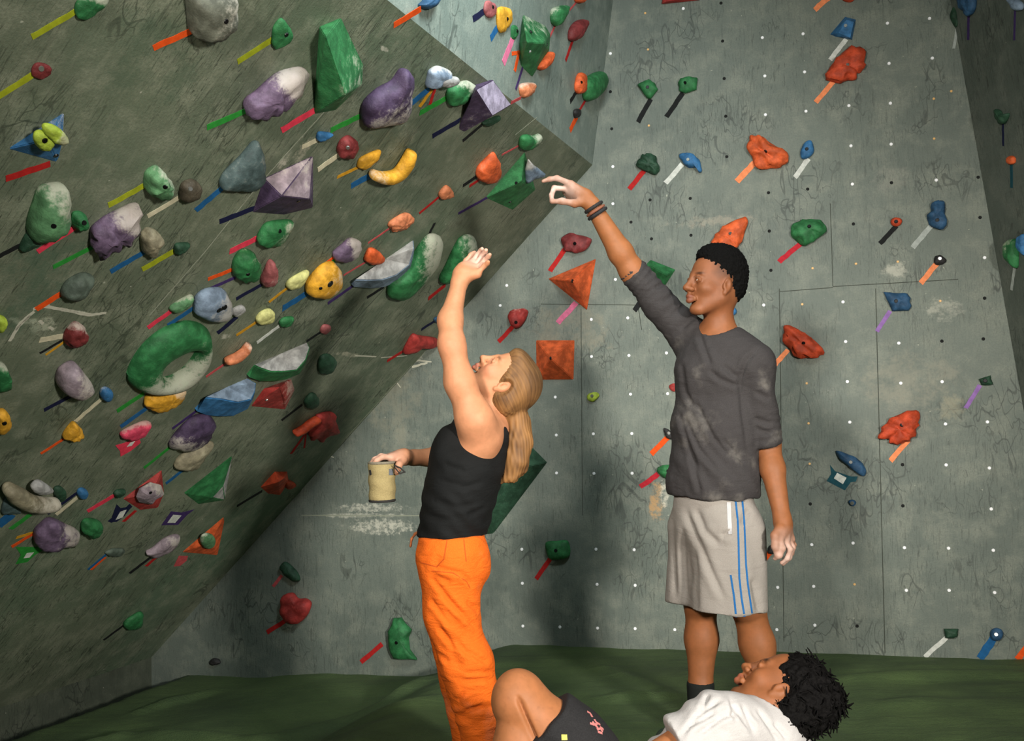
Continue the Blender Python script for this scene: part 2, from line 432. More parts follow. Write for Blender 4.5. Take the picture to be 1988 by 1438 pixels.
# ------------------------------------------------------------------ walls and floor
def wall_mat(name, base, dark, lite, spots=(), streak_rot=0.0, streak=1.0, seed=0.0, green=None, scrib=1.0):
    t = NT(name); co = t.mapping(t.objco(), loc=(seed, seed*.7, 0))
    big = t.noise(co, .9, 5, .6); mid = t.noise(co, 7, 4, .65); fine = t.noise(co, 120, 2, .7)
    col = t.mix(t.ramp(big, .3, .72), lin(dark), lin(base))
    if green: col = t.mix(t.math('MULTIPLY', t.ramp(t.noise(co, .55, 3), .48, .7), .8), col, lin(green))
    col = t.mix(t.math('MULTIPLY', t.ramp(mid, .42, .68), .55), col, lin(lite))
    col = t.mix(t.math('MULTIPLY', t.ramp(fine, .38, .66), .4), col, lin(dark))
    gn = t.n('ShaderNodeTexNoise'); gn.inputs['Scale'].default_value = 2.7; gn.inputs['Detail'].default_value = 2; t.l(co, gn.inputs['Vector'])
    sp3 = t.n('ShaderNodeSeparateColor'); t.l(gn.outputs['Color'], sp3.inputs[0])
    g1, g2, g3 = t.ramp(sp3.outputs[0], .36, .62), t.ramp(sp3.outputs[1], .36, .62), t.ramp(sp3.outputs[2], .52, .62)
    # rubber scuffs: long thin noise, two directions
    for rot, sc, th, amt in ((streak_rot, (70, 7, 1), .585, .5), (streak_rot+.3, (110, 10, 1), .60, .75), (streak_rot-.55, (90, 11, 1), .615, .75), (streak_rot+1.1, (100, 13, 1), .635, .65), (streak_rot+.05, (200, 22, 1), .57, .5)):
        s = t.noise(t.mapping(co, rot=(0,0,rot), sc=sc), 1.0, 3, .65, .9)
        gate = g1 if abs(rot-streak_rot) < .2 else g2
        col = t.mix(t.math('MULTIPLY', t.math('MULTIPLY', t.ramp(s, th, th+.05), gate), amt*streak), col, tuple(v*.33 for v in lin(dark)))
    # curved scribbles left by shoes
    for rot, sc, th in ((streak_rot+.1, (6.5, 2.6, 1), .012), (streak_rot-.6, (8, 3.4, 1), .012), (streak_rot+.8, (10, 4.5, 1), .013)):
        s = t.noise(t.mapping(co, loc=(rot*3, 1, 0), rot=(0,0,rot), sc=sc), 1.0, 2, .5, .8)
        ln = t.ramp(t.math('ABSOLUTE', t.math('SUBTRACT', s, .5)), th*.3, th, 1.0, 0.0)
        gate = g3
        col = t.mix(t.math('MULTIPLY', t.math('MULTIPLY', ln, gate), .62*scrib), col, tuple(v*.4 for v in lin(dark)))
    s = t.noise(t.mapping(co, rot=(0,0,streak_rot), sc=(30, 6, 1)), 1.0, 4, .6, .2)
    col = t.mix(t.math('MULTIPLY', t.ramp(s, .54, .70), .22*streak), col, lin(lite))
    # chips and chalk flecks
    sp = t.noise(co, 42, 2, .5)
    col = t.mix(t.math('MULTIPLY', t.ramp(sp, .74, .78), .7), col, lin((176,178,160)))
    nzs = {}
    for (u, v, ru, rv, ang, amt, c, nsc) in spots:
        mp = t.mapping(t.mapping(t.objco(), loc=(-u, -v, 0)), rot=(0,0,-ang), sc=(1/ru, 1/rv, 0))
        ln = t.n('ShaderNodeVectorMath', operation='LENGTH'); t.l(mp, ln.inputs[0])
        g = t.ramp(ln.outputs['Value'], .25, 1.0, 1.0, 0.0)
        nk = min((5, 10, 20), key=lambda q: abs(q-nsc))
        if nk not in nzs: nzs[nk] = t.noise(co, nk*1.8, 4, .75)
        nz = nzs[nk]
        k = t.ramp(t.math('ADD', t.math('MULTIPLY', g, .30), nz), .66, .90)
        k = t.math('MULTIPLY', t.math('MULTIPLY', k, t.ramp(g, 0, .3)), amt)
        col = t.mix(k, col, lin(c))
    t.l(col, t.b.inputs['Base Color'])
    t.b.inputs['Roughness'].default_value = .62
    t.bump(t.math('ADD', fine, t.math('MULTIPLY', mid, .6)), .3, .004)
    return t.m
def spot(pl, z, q, rpx, rpy, amt=.8, c=(190,188,172), ang=0.0, nsc=9, dirq=None):
    """a chalk smear at zoom point q; radii in picture px; dirq: second point giving its long direction"""
    pn = PLN[pl]; x, y = zp(z, q); p = pn.hit(x, y); u, v = pn.uv(p); s = (p-C0).dot(fw)/F
    if dirq:
        a = pn.uv(pn.hit(*zp(z, dirq))); ang = math.atan2(a[1]-v, a[0]-u)
    return (u, v, rpx*s, rpy*s, ang, amt, c, nsc)
def wall(name, pn, corners, mat, th=.06):
    """slab with its front on the plane; corners are 3D points on it"""
    mw = pn.mat(pn.a); inv = mw.inverted(); bm = bmesh.new()
    f = []; b = []
    for c in corners:
        q = inv @ c; f.append(bm.verts.new((q.x, q.y, 0))); b.append(bm.verts.new((q.x, q.y, -th)))
    n = len(f); bm.faces.new(f); bm.faces.new(b[::-1])
    for i in range(n): bm.faces.new((f[i], f[(i+1) % n], b[(i+1) % n], b[i]))
    bmesh.ops.recalc_face_normals(bm, faces=bm.faces)
    return tag(link(name, bm_mesh(name, bm, False), [mat], None, mw), kind='structure')
def isect(pa, pb, z=None, y=None):
    M = Matrix((pa.n, pb.n, (0,0,1) if z is not None else (0,1,0)))
    return M.inverted() @ Vector((pa.n.dot(pa.a), pb.n.dot(pb.a), z if z is not None else y))
def along(p, y, d=D): return p+d*((y-p.y)/d.y)
YB = -.9
spA = [spot('A','x',(800,690),60,26,.75), spot('A','x',(705,1000),150,9,.75,ang=0), spot('A','x',(740,1022),120,26,.95,nsc=22), spot('A','x',(720,985),120,16,.8,nsc=24), spot('A','x',(790,860),75,60,.45,(150,150,134),nsc=5),
       spot('A','x',(1275,975),26,65,.9,(178,140,92),nsc=14), spot('A','x',(1290,960),16,50,.7,(196,192,176),nsc=24), spot('A','x',(1740,525),50,26,.6), spot('A','x',(1830,600),60,40,.45),
       spot('A','x',(1770,740),160,110,.42,(150,146,128),nsc=6), spot('A','x',(1390,430),150,22,.4,(170,160,140)), spot('A','x',(1730,350),60,50,.4,(140,140,128)), spot('A','x',(1850,790),45,60,.5,(150,146,122),nsc=4),
       spot('A','x',(1100,640),160,90,.4,(150,142,120),nsc=6), spot('A','x',(760,760),110,170,.5,(136,134,116),nsc=4)]
M_WA = wall_mat('painted_plywood_back', (112,120,110), (92,101,93), (136,140,126), spA, streak_rot=.12, streak=.62)
spO = [spot('O','f',(560,95),75,7,.95,(214,214,196),nsc=8,dirq=(720,110)), spot('O','f',(190,170),75,16,.8,(196,200,176),nsc=14,dirq=(90,270)), spot('O','f',(340,200),55,40,.6,(196,200,176),nsc=30),
       spot('O','f',(1740,290),26,12,.8), spot('O','e',(600,130),22,40,.6,(190,186,170),nsc=16), spot('O','b',(1380,380),30,8,.7,dirq=(1340,460)), spot('O','g',(1180,430),90,10,.6,(176,172,150),nsc=14),
       spot('O','x',(300,120),200,170,.5,(72,92,72),nsc=3), spot('O','x',(60,560),170,260,.55,(66,92,72),nsc=3), spot('O','x',(590,290),30,60,.5,(176,170,150),nsc=20)]
a0, a1 = PO.uv(PO.hit(100,400)), PO.uv(PO.hit(200,325))
SRO = math.atan2(a1[0]-a0[0], a1[1]-a0[1])
M_WO = wall_mat('painted_plywood_overhang', (114,121,100), (85,95,77), (146,149,128), spO, streak_rot=SRO, streak=1.0, seed=3.1, green=(88,114,90))
M_WU = wall_mat('painted_plywood_upper', (128,140,132), (104,116,108), (156,164,152), (), streak_rot=.05, streak=.6, seed=7.7)
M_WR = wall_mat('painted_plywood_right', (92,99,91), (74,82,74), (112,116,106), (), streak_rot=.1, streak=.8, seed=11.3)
ZT = 4.4; ZL = -.75
uA = isect(PA, PU, z=ZT); rA = isect(PA, PR, z=ZT); rB = isect(PA, PR, z=ZL); oB = isect(PA, PO, z=-.13)
aL = PA.a+(oB-PA.a); aL.z = ZL
aBL = PA.pt(PA.uv(oB)[0]-.25, 0); aBL.z = ZL
wallA = wall('wall_back', PA, [Vector((aBL.x,aBL.y,ZL)), rB, rA, uA, P1, oB, Vector((aBL.x,aBL.y,-.12))], M_WA)
wallO = wall('wall_left', PO, [oB, P1, along(P1, YB), along(oB, YB)], M_WO)
wallU = wall('wall_upper_left', PU, [P1, uA, along(uA, YB), along(P1, YB)], M_WU)
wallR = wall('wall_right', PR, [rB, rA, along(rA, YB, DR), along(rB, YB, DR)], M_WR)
PK = Plane(oB, oB+ZUP, oB+D, D)
M_WK = wall_mat('kicker_paint_shaded', (74,80,66), (56,62,52), (92,96,82), (), streak_rot=.1, streak=.5, seed=5.3)  # same paint as the overhang, with shade put into a darker colour
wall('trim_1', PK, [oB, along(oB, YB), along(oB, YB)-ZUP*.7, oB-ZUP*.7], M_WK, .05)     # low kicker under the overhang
# panel joints
def seam(pl, pts, w, mat, parent, name='panel_seam'):
    pn = PLN[pl]; P3 = []
    for a, b in zip(pts, pts[1:]):
        A, B = pn.hit(*a), pn.hit(*b)
        for i in range(5): P3.append(A.lerp(B, i/5))
    P3.append(pn.hit(*pts[-1]))
    me, mw = strip_mesh(pn, P3, w, .0008, .0002, .12)
    return link(name, me, [mat], parent, mw)
for pts in ([(1513,560),(1522,1245)], [(1612,395),(1617,556)], [(1700,560),(1718,1268)], [(1050,590),(1240,592)], [(1617,556),(1860,542)], [(1513,566),(1617,558)], [(1128,600),(1131,1000)], [(1238,590),(1246,640)]):
    seam('A', pts, .0035, M_SEAM, wallA)
seam('A', [(585,1000),(820,1001)], .006, M_SEAML, wallA)
for pts in ([(296,616),(1042,228)], [(640,592),(860,470)]): pass
seam('O', [(290,612),(395,492),(505,355),(640,205)], .004, M_SEAML, wallO)
seam('O', [(1000,262),(1042,228)], .004, M_SEAML, wallO)
seam('O', [(630,690),(700,610),(760,545)], .004, M_SEAM, wallO)
seam('O', [(672,850),(800,708)], .005, M_SEAML, wallO)
seam('O', [(640,892),(672,852)], .005, M_SEAM, wallO)
M_CH = flat_mat('chalk_white', (186,184,166), .9)
def smear(pl, lines, parent):
    for pts, w in lines: seam(pl, pts, w, M_CH, parent, 'chalk_smear')
smear('O', [([(84,594),(112,599),(140,604),(172,612),(206,607)], .011), ([(112,598),(150,606),(180,610)], .007), ([(64,600),(96,590)], .012), ([(66,604),(40,626),(18,662)], .012), ([(58,612),(30,640)], .008), ([(76,622),(84,628)], .010), ([(96,634),(103,640)], .010), ([(690,690),(730,692)], .007), ([(740,694),(790,690)], .006)], wallO)
smear('A', [([(800,712),(830,704)], .012), ([(795,704),(812,700),(838,702)], .008), ([(770,742),(778,752)], .006), ([(628,878),(648,888)], .006), ([(940,540),(966,516),(990,492)], .004)], wallA)
# t-nuts
NUTS = [(1326.5,16.6),(1252.6,25.4,1),(1185,104),(1258,96,1),(1480,73),(1559,65.6),(1484.8,147.4),(1562,139.6),(1486,222.6),(1564.7,215.8),(1259.7,243.7,1),(1648,205),(1189.7,323.4),
 (1722.9,45),(1804.7,35.7),(1726,123),(1810,112.8),(1728.6,200.3),(1652,283),(1730,279.8),(1812.8,191.6,1),(1813.5,269,1),(1846.8,177,1),(1654.8,357.3),(1636.6,586),(1661.8,511.8,1),(1743,507.7,1),
 (1577.5,520.6,1),(1817.7,349.5),(1911.5,500),(1557.4,590.5,1),(1825.5,584,1),(1641.7,662.9),(1745,665.9),(1645,740.6),(1748.8,743.6),(1829,740.8),(1566,744,1),(1649.7,819.3),(1569.7,821.6,1),(1835.6,822.8),
 (1917,818.8),(1836.8,902.3),(1920.8,908.3),(1571.8,900,1),(1575.8,1057),(1656,1054),(1755.9,1063),(1841.6,1064),(1928.4,1068),(1924.4,987.8),(1509.6,1140),(1579.5,1138),(1659,1134,1),(1759.6,1145.7),
 (1842.6,1145.7),(1931,1150),(1508,1222),(1581.8,1213.4),(1148,620),(1218.7,617),(1148.3,692),(1220.9,690),(1293.8,685),(1078,770.7),(1224,765),(1296,764),(1080,844.4),(1152,842),(1226.5,841.4),(1080.5,918),
 (1153,919),(1227,918.4),(1013,1066),(1157,1066),(1231,1067),(1014,1132),(1159,1134),(1233,1136),(1015,1215),(1087,1217),(1160,1219),(1233,1220),(1310,1222),(1482.6,592),(1189.8,395.4),(1194.7,542.4),
 (983.7,554),(971,593),(897.8,616.7)]
HOLES = [(1399.7,6),(1402.8,79.7),(1406,152.4),(1409,225.6),(1411,304),(1185,178),(1187.5,250),(1568,367),(1730.7,354.6),(1656.8,434.6),(1899,344),(1902.7,422),(1493.5,448.4),(1496.6,524.6),(1911.5,578.7),
 (1492,374),(1828.5,662),(1909,657.8),(1752,901.8),(1752.8,981.7),(1573,978),(1664,1215),(1262,388),(1340,385),(1264.8,463.5),(1341.4,456.5),(1225,431),(868,1150)]
def disc(name, r, hgt, seg=12):
    bm = bmesh.new(); bmesh.ops.create_cone(bm, cap_ends=True, segments=seg, radius1=r, radius2=r*.8, depth=hgt)
    bmesh.ops.translate(bm, vec=(0,0,hgt/2), verts=bm.verts)
    return bm_mesh(name, bm, False)
ME_NUT = disc('bolt_socket', .0085, .003); ME_NUT.materials.append(M_NUT)
ME_NUTO = disc('bolt_socket_dim', .0065, .0022); ME_NUTO.materials.append(M_NUTO)  # smaller socket carrying the dim painted glint
ME_HOLE = disc('bolt_hole', .0085, .0008); ME_HOLE.materials.append(M_HOLE)
for q in NUTS: link('bolt_socket', ME_NUTO if len(q) > 2 else ME_NUT, (), wallA, PA.mat(PA.hit(q[0], q[1])))
for i, q in enumerate(HOLES):
    if i < 28: link('bolt_hole', ME_HOLE, (), wallA, PA.mat(PA.hit(q[0], q[1])))
# soft green crash mat
def fbm(x, y, s): return noise.noise(Vector((x*s, y*s, 3.1)))
RIDGES = [((70,1438),(232,1386),.10,.05), ((232,1386),(500,1402),.09,.035), ((500,1402),(850,1335),.10,.035), ((260,1335),(420,1297),.05,.03), ((840,1400),(620,1425),.12,.03),
          ((1150,1405),(1290,1395),.05,.03), ((1150,1330),(1330,1400),.07,.02), ((1560,1365),(1988,1350),.10,.025), ((1650,1420),(1988,1405),.10,.02), ((700,1380),(890,1310),.08,.03)]
RG = []
for a, b, w, hh in RIDGES:
    A, B = onfloor(*a, -.1), onfloor(*b, -.1); RG.append((A.x, A.y, B.x, B.y, w, hh))
def floor_z(x, y):
    w = x-(y-5.35)*.39
    k = sstep(-.62, -.02, w+.06*fbm(x, y, 1.5))
    z = -.185+.185*k-.04*sstep(-1.25, -1.75, w)-.34*sstep(-2.16, -2.32, w)
    for ax, ay, bx, by, wd, hh in RG:
        dx, dy = bx-ax, by-ay; L = dx*dx+dy*dy
        t = min(1, max(0, ((x-ax)*dx+(y-ay)*dy)/L)); d = math.hypot(x-ax-t*dx, y-ay-t*dy)
        if d < wd: z += hh*(.5+.5*math.cos(math.pi*d/wd))*(.35+.65*math.sin(math.pi*min(1, max(0, t*.9+.05))))
    z += .012*fbm(x+2*fbm(x, y, .8), y*2.2, 2.0)+.006*fbm(x*1.5+4, y*4, 4.0)
    return z
bm = bmesh.new(); nx, ny = 300, 220
X0, X1, Y0, Y1 = -5.0, 4.6, -.9, 6.2
grid = [[bm.verts.new((X0+(X1-X0)*i/nx, Y0+(Y1-Y0)*j/ny, floor_z(X0+(X1-X0)*i/nx, Y0+(Y1-Y0)*j/ny))) for i in range(nx+1)] for j in range(ny+1)]
for j in range(ny):
    for i in range(nx): bm.faces.new((grid[j][i], grid[j][i+1], grid[j+1][i+1], grid[j+1][i]))
t = NT('green_mat_cover'); co = t.objco()
n1 = t.noise(co, 1.6, 5); n2 = t.noise(t.mapping(co, sc=(3, 14, 3)), 1.0, 5, .6, .6); n3 = t.noise(co, 160, 2)
c = t.mix(t.ramp(n1, .3, .7), lin((54,72,40)), lin((78,98,54))); c = t.mix(t.math('MULTIPLY', t.ramp(n3, .3, .8), .3), c, lin((36,48,30)))
c = t.mix(t.math('MULTIPLY', t.ramp(n2, .6, .8), .25), c, lin((90,104,68)))
t.l(c, t.b.inputs['Base Color']); t.b.inputs['Roughness'].default_value = .8
t.bump(t.math('ADD', t.math('MULTIPLY', n2, 3), n3), .35, .012)
tag(link('floor', bm_mesh('floor', bm), [t.m]), kind='structure')
# ------------------------------------------------------------------ holds on the overhanging wall
H, T, V = hold, tape, vol
H('O','a','g','green hold with pale top cut by the top edge, left',[(580,60),(600,10),(650,-40),(820,-40),(830,5),(760,90),(700,140),(640,148),(590,120)],chalk=(.2,-1,.9))
T('lime','a',(240,285),(580,88),44)
H('O','a','dr','dark red ball hold at far upper left',[(245,540),(270,495),(320,485),(385,510),(395,545),(365,590),(310,610),(260,600)],bolt=[(318,530,1)])
T('lime','a',(-90,790),(250,575),46)
H('O','a','gy','tall grey stone hold at the top edge',[(1475,-60),(1470,80),(1480,240),(1510,275),(1570,300),(1660,290),(1745,235),(1785,150),(1795,40),(1785,-60)],h=.10,bolt=[(1745,165)],chalk=(1,0,.5))
T('orange','a',(1185,368),(1490,230),46)
V('O','a','b','blue triangular volume carrying two lime blobs',[(60,1150,0),(500,865,0),(445,1255,0),(480,1110,.02),(370,1080,.05)],chalk=(.3,-1,.5),bolt=[(430,1200)])
T('red','a',(40,1378),(385,1262),46)
H('O','a','lm','round lime hold bolted on the blue triangle',[(262,1080),(275,1025),(330,1010),(395,1040),(410,1100),(380,1155),(330,1160),(285,1130)],h=.03,lift=.045,bolt=[(345,1085)])
H('O','a','lm','egg shaped lime hold beside the round one on the blue triangle',[(330,985),(360,960),(440,980),(510,1040),(522,1095),(480,1110),(420,1100),(350,1040)],h=.035,lift=.05,chalk=(1,.4,.8))
H('O','b','g','green teardrop hold between grey stone and big green volume',[(510,300),(525,210),(575,145),(610,160),(665,240),(665,300),(610,355),(545,380),(515,360)],bolt=[(620,268)])
T('lime','b',(240,475),(520,300),40)
H('O','b','p','long purple hold with chalked tip left of big green volume',[(305,830),(330,780),(400,730),(560,590),(680,545),(770,535),(765,600),(700,700),(600,800),(500,870),(420,900),(340,890)],h=.08,chalk=(1,-.6,1),ridge=.35)
T('green','b',(5,985),(320,845),40)
V('O','b','g','largest green faceted volume near the top centre',[(880,210,0),(1045,140,.0),(1215,500,.0),(1205,655,0),(1000,850,0),(835,880,0),(925,290,.09),(1075,730,.13)],chalk=(1,.1,.45))
T('pink','b',(585,1003),(845,845),42)
H('O','b','dp','dark purple pear shaped hold right of big green volume',[(1210,890),(1240,800),(1350,700),(1460,640),(1520,555),(1560,545),(1590,580),(1585,700),(1560,830),(1490,935),(1400,950),(1270,985),(1215,950)],h=.09,chalk=(.7,1,.75))
T('green','b',(960,1005),(1225,878),36)
H('O','b','b','small blue chip hold below big green volume',[(855,1055),(880,1020),(970,1030),(965,1045),(900,1085),(860,1085)],h=.025)
T('cream','b',(740,1135),(862,1075),30)
H('O','b','dr','dark red oval hold above the yellow holds',[(1020,1160),(1050,1090),(1110,1055),(1160,1085),(1155,1150),(1100,1215),(1040,1215)],h=.05,rough=.16,bolt=[(1095,1140,1)])
T('cream','b',(860,1310),(1030,1190),32)
H('O','b','y','small yellow leaf hold left of yellow crescent',[(1170,1270),(1200,1220),(1330,1160),(1345,1185),(1310,1240),(1220,1305),(1175,1300)],h=.03)
T('yellow','b',(1010,1368),(1175,1288),20)
tube('O','b','y','yellow crescent hold curving upward',[(1295,1345,36),(1380,1368,44),(1470,1345,56),(1535,1270,62),(1572,1185,34)],h=.06,chalk=(-.6,.3,.6))
T('blue','b',(1120,1432),(1265,1355),38)
H('O','c','lb','pale blue stacked hold near the upper wall edge',[(330,600),(345,555),(410,520),(490,550),(490,600),(470,640),(400,655),(320,680)],h=.06,chalk=(.2,-1,.7))
T('blue','c',(190,797),(330,688),36); T('yellow','c',(255,825),(352,690),20); T('red','c',(335,808),(372,690),20)
H('O','c','w','small white knob beside pale blue stacked hold',[(410,640),(440,605),(520,595),(560,605),(550,640),(480,668),(425,668)],h=.03,lift=.03)
H('O','c','g','bright green round hold touching the lilac topped volume',[(470,750),(490,690),(560,650),(640,630),(690,680),(660,720),(600,770),(550,810),(490,815)],h=.05,chalk=(.7,-.8,.75))
T('green','c',(255,872),(485,745),34)
V('O','c','dp','purple block volume with lilac face near the upper wall edge',[(560,1000,0),(600,1018,0),(680,662,0),(825,618,.0),(965,808,0),(820,895,.075),(692,692,.075)],white=[(3,4,5,6)],wmat='ll',chalk=(.2,1,.3))
T('navy','c',(358,1048),(565,928),30)
H('O','c','dg','dark green hold tucked under the purple block volume',[(740,950),(800,920),(870,895),(880,915),(830,950),(770,975)],h=.025)
T('black','c',(588,1088),(735,962),18)
H('O','c','g','two lobed green hold just above green corner volume',[(1030,1120),(1045,1065),(1090,1045),(1140,1055),(1190,1040),(1200,1065),(1150,1120),(1090,1150),(1040,1150)],h=.05,chalk=(1,-.4,.6))
T('rose','c',(890,1195),(1035,1115),10)
H('O','c','o','orange red shield hold left of green corner volume',[(705,1330),(730,1280),(830,1185),(850,1200),(880,1310),(860,1370),(800,1410),(730,1400),(705,1370)],h=.06,chalk=(0,0,.12))
T('black','c',(590,1432),(712,1352),20); T('red','c',(640,1436),(712,1390),16)
V('O','x','g','green corner volume the pointing hand nearly touches',[(942,384,0),(1019,294,0),(1040,368,0),(995,408,0),(1012,352,.06)],bolt=[(1002,355),(990,392)])
T('purple','x',(890,414),(948,382),4)
H('O','r','lb','chalky pale blue hold on the green corner volume',[(85,225),(90,120),(112,40),(150,85),(238,150),(232,170),(130,200)],h=.04,lift=.03,chalk=(-.2,-1,1),sharp=True)
H('O','e','os','small salmon orange hold on a thin red strip',[(1800,385),(1850,325),(1880,330),(1910,385),(1880,410),(1815,420)],h=.035)
T('red','e',(1645,532),(1805,400),14)
H('O','e','os','folded salmon orange hold above the half moon ledge',[(1410,625),(1440,590),(1540,535),(1590,555),(1595,590),(1540,640),(1470,665),(1420,655)],h=.04,ridge=.5)
T('rose','e',(1250,762),(1415,648),10)
V('O','e','dp','dark purple block volume with grey chalked upper face',[(355,525,0),(445,262,0),(828,84,0),(825,490,0),(600,548,0),(585,400,.075),(800,425,.07)],white=[(1,2,6,5),(1,2,5),(2,6,5),(1,6,5),(1,2,6)],wmat='lp',chalk=(.5,-1,.4),bolt=[(715,437)])
T('navy','e',(105,597),(372,490),34)
H('O','e','g','green fist hold below dark purple block volume',[(400,740),(430,670),(490,610),(650,590),(660,620),(600,730),(540,780),(480,785),(420,770)],h=.055,bolt=[(570,672)],chalk=(1,.6,.5))
T('pink','e',(178,828),(420,712),36)
H('O','e','tl','large slate blue teardrop hold beside dark purple block volume',[(110,320),(150,230),(280,100),(380,-15),(420,20),(440,180),(440,280),(380,335),(280,355),(150,350)],h=.06,chalk=(0,0,.15))
T('blue','x',(380,408),(434,362),9)
H('O','e','g','rough green hold left of rose spike hold',[(215,960),(240,880),(300,825),(370,840),(410,930),(390,1000),(340,1050),(240,1040)],h=.07,rough=.14,bolt=[(325,1003)],chalk=(.6,-.4,.3))
T('orange','e',(15,1040),(228,955),24); T('purple','e',(5,1122),(228,1026),20)
H('O','e','rs','dusty rose spike hold',[(430,1050),(450,1000),(490,910),(520,900),(545,960),(540,1050),(500,1095),(440,1090)],h=.05,chalk=(.3,1,.4))
T('navy','e',(232,1192),(435,1078),22)
H('O','e','py','pale yellow leaf hold beside big yellow hold',[(620,1085),(660,1040),(780,975),(785,1010),(740,1080),(670,1115),(630,1110)],h=.035)
T('yellow','e',(485,1217),(630,1105),16)
H('O','e','y','big yellow hold with bolt pocket mid wall',[(780,1120),(800,1060),(900,950),(990,915),(1030,970),(1045,1060),(1010,1120),(920,1175),(850,1180),(790,1160)],h=.08,bolt=[(885,1112)],rough=.05,chalk=(1,.2,.5))
put_bolt(LAST[0][2], *zp('e', (960, 1079)), M_BOLT, .017)  # large black disc stands in for the shaded hollow of the pocket
T('blue','e',(585,1268),(795,1140),38); T('green','e',(805,1045),(990,893),26); T('orange','e',(850,968),(985,872),18)
H('O','e','p','purple ball hold with white chalked half',[(985,850),(1010,820),(1060,780),(1120,730),(1180,745),(1195,790),(1170,860),(1080,905),(1000,890)],h=.05,chalk=(1,-.3,1.2))
H('O','e','o','small orange knob hold sitting above white half moon',[(1225,880),(1260,810),(1310,810),(1375,870),(1350,910),(1280,930),(1230,905)],h=.04)
T('rose','e',(1060,1010),(1235,905),10)
moon('O','e','lb','blue half moon ledge hold with wide white top',[(1160,1040),(1350,905),(1600,738)],[(1150,1046),(1250,1050),(1360,1046),(1470,1010),(1570,930),(1606,800)],[(1142,1100),(1280,1112),(1380,1100),(1480,1055),(1580,965),(1606,830)],.06)
T('purple','e',(938,1228),(1150,1080),18)
T('black','e',(1243,1182),(1375,1098),16,label='short black tape strip below the blue half moon ledge')
H('O','e','g','long green pod hold with speckled white half',[(1410,1130),(1440,1060),(1540,980),(1620,860),(1720,720),(1790,700),(1825,760),(1800,870),(1740,970),(1640,1080),(1540,1190),(1460,1205),(1415,1180)],h=.09,rough=.05,chalk=(1,0,1.0))
T('black','e',(1718,700),(1765,605),14)
H('O','p','g','green hold behind the woman\'s raised hand',[(310,390),(360,290),(440,120),(490,50),(560,30),(600,110),(560,190),(480,290),(400,390),(340,410)],h=.08,chalk=(1,-.2,.7))
T('red','p',(208,535),(345,425),22)
H('O','p','db','tiny dark blue hold mostly hidden by raised bare arm',[(255,700),(275,680),(310,685),(320,705),(290,725),(262,720)],h=.02)
T('navy','p',(155,778),(275,703),16)
H('O','p','r','red wedge hold just left of the woman\'s elbow',[(15,960),(60,870),(100,820),(150,835),(285,855),(282,900),(180,910),(90,950),(30,970)],h=.06)
T('red','g',(1478,478),(1605,400),16)
H('O','e','py','pale yellow round hold above small green drop',[(390,1350),(430,1300),(500,1275),(525,1310),(510,1360),(450,1385),(400,1380)],h=.04)
T('yellow','g',(312,280),(478,170),16)
H('O','g','g','small green drop hold on a white strip',[(645,185),(680,150),(750,140),(755,160),(720,205),(660,215)],h=.03)
T('white','g',(470,338),(655,200),18)
H('O','g','rs','small pink drop hold on a black strip',[(965,240),(990,205),(1035,205),(1035,235),(1000,265),(970,265)],h=.03)
T('black','g',(853,328),(972,250),14)
moon('O','g','g','green half moon ledge hold with cream top',[(450,510),(620,440),(862,335)],[(490,530),(580,562),(680,562),(780,550),(850,470),(882,375)],[(415,605),(500,635),(610,637),(700,620),(800,580),(850,500)],.06)
V('O','g','r','red wedge volume below the green half moon ledge',[(425,830,0),(520,700,0),(740,620,0),(765,700,0),(690,855,0),(650,680,.06),(690,770,.04)],chalk=(1,-.2,.85),bolt=[(548,780,1)])
moon('O','g','b','blue half moon ledge hold with dusty pale top',[(90,745),(240,680),(400,612)],[(75,762),(200,775),(330,800),(430,775),(460,710),(466,650)],[(12,868),(80,895),(180,907),(290,903),(400,850),(445,770)],.055,wmat='lb')
T('purple','f',(1328,1002),(1540,845),16)
tube('O','g','os','salmon orange sausage hold left of green half moon',[(255,470,36),(310,450,44),(370,405,38),(400,362,24)],h=.045,chalk=(1,-.5,.8))
T('rose','g',(78,600),(232,495),14)
H('O','g','dg','round dark green hold right of cream topped half moon',[(945,520),(970,450),(1030,430),(1080,470),(1075,520),(1040,565),(960,575)],h=.05)
H('O','g','dg','dark green lump hold right of the red wedge volume',[(840,800),(880,740),(920,730),(950,780),(930,830),(870,850)],h=.04)
T('black','g',(663,935),(822,815),14)
H('O','g','r','dull red winged hold above orange gem hold',[(875,1055),(885,1000),(930,930),(950,900),(1050,880),(1080,910),(1092,990),(1105,1022),(1000,1060),(950,1078)],h=.07,rough=.22)
tube('O','g','do','rust coloured finger hold joined to the red winged hold',[(770,1030,18),(830,1000,30),(880,960,34),(930,930,30)],h=.05)
T('red','g',(735,1195),(838,1050),14,label='dark red tape strip forming left side of an open loop tag')
T('red','g',(838,1150),(850,1040),12,label='dark red tape strip forming right side of an open loop tag')
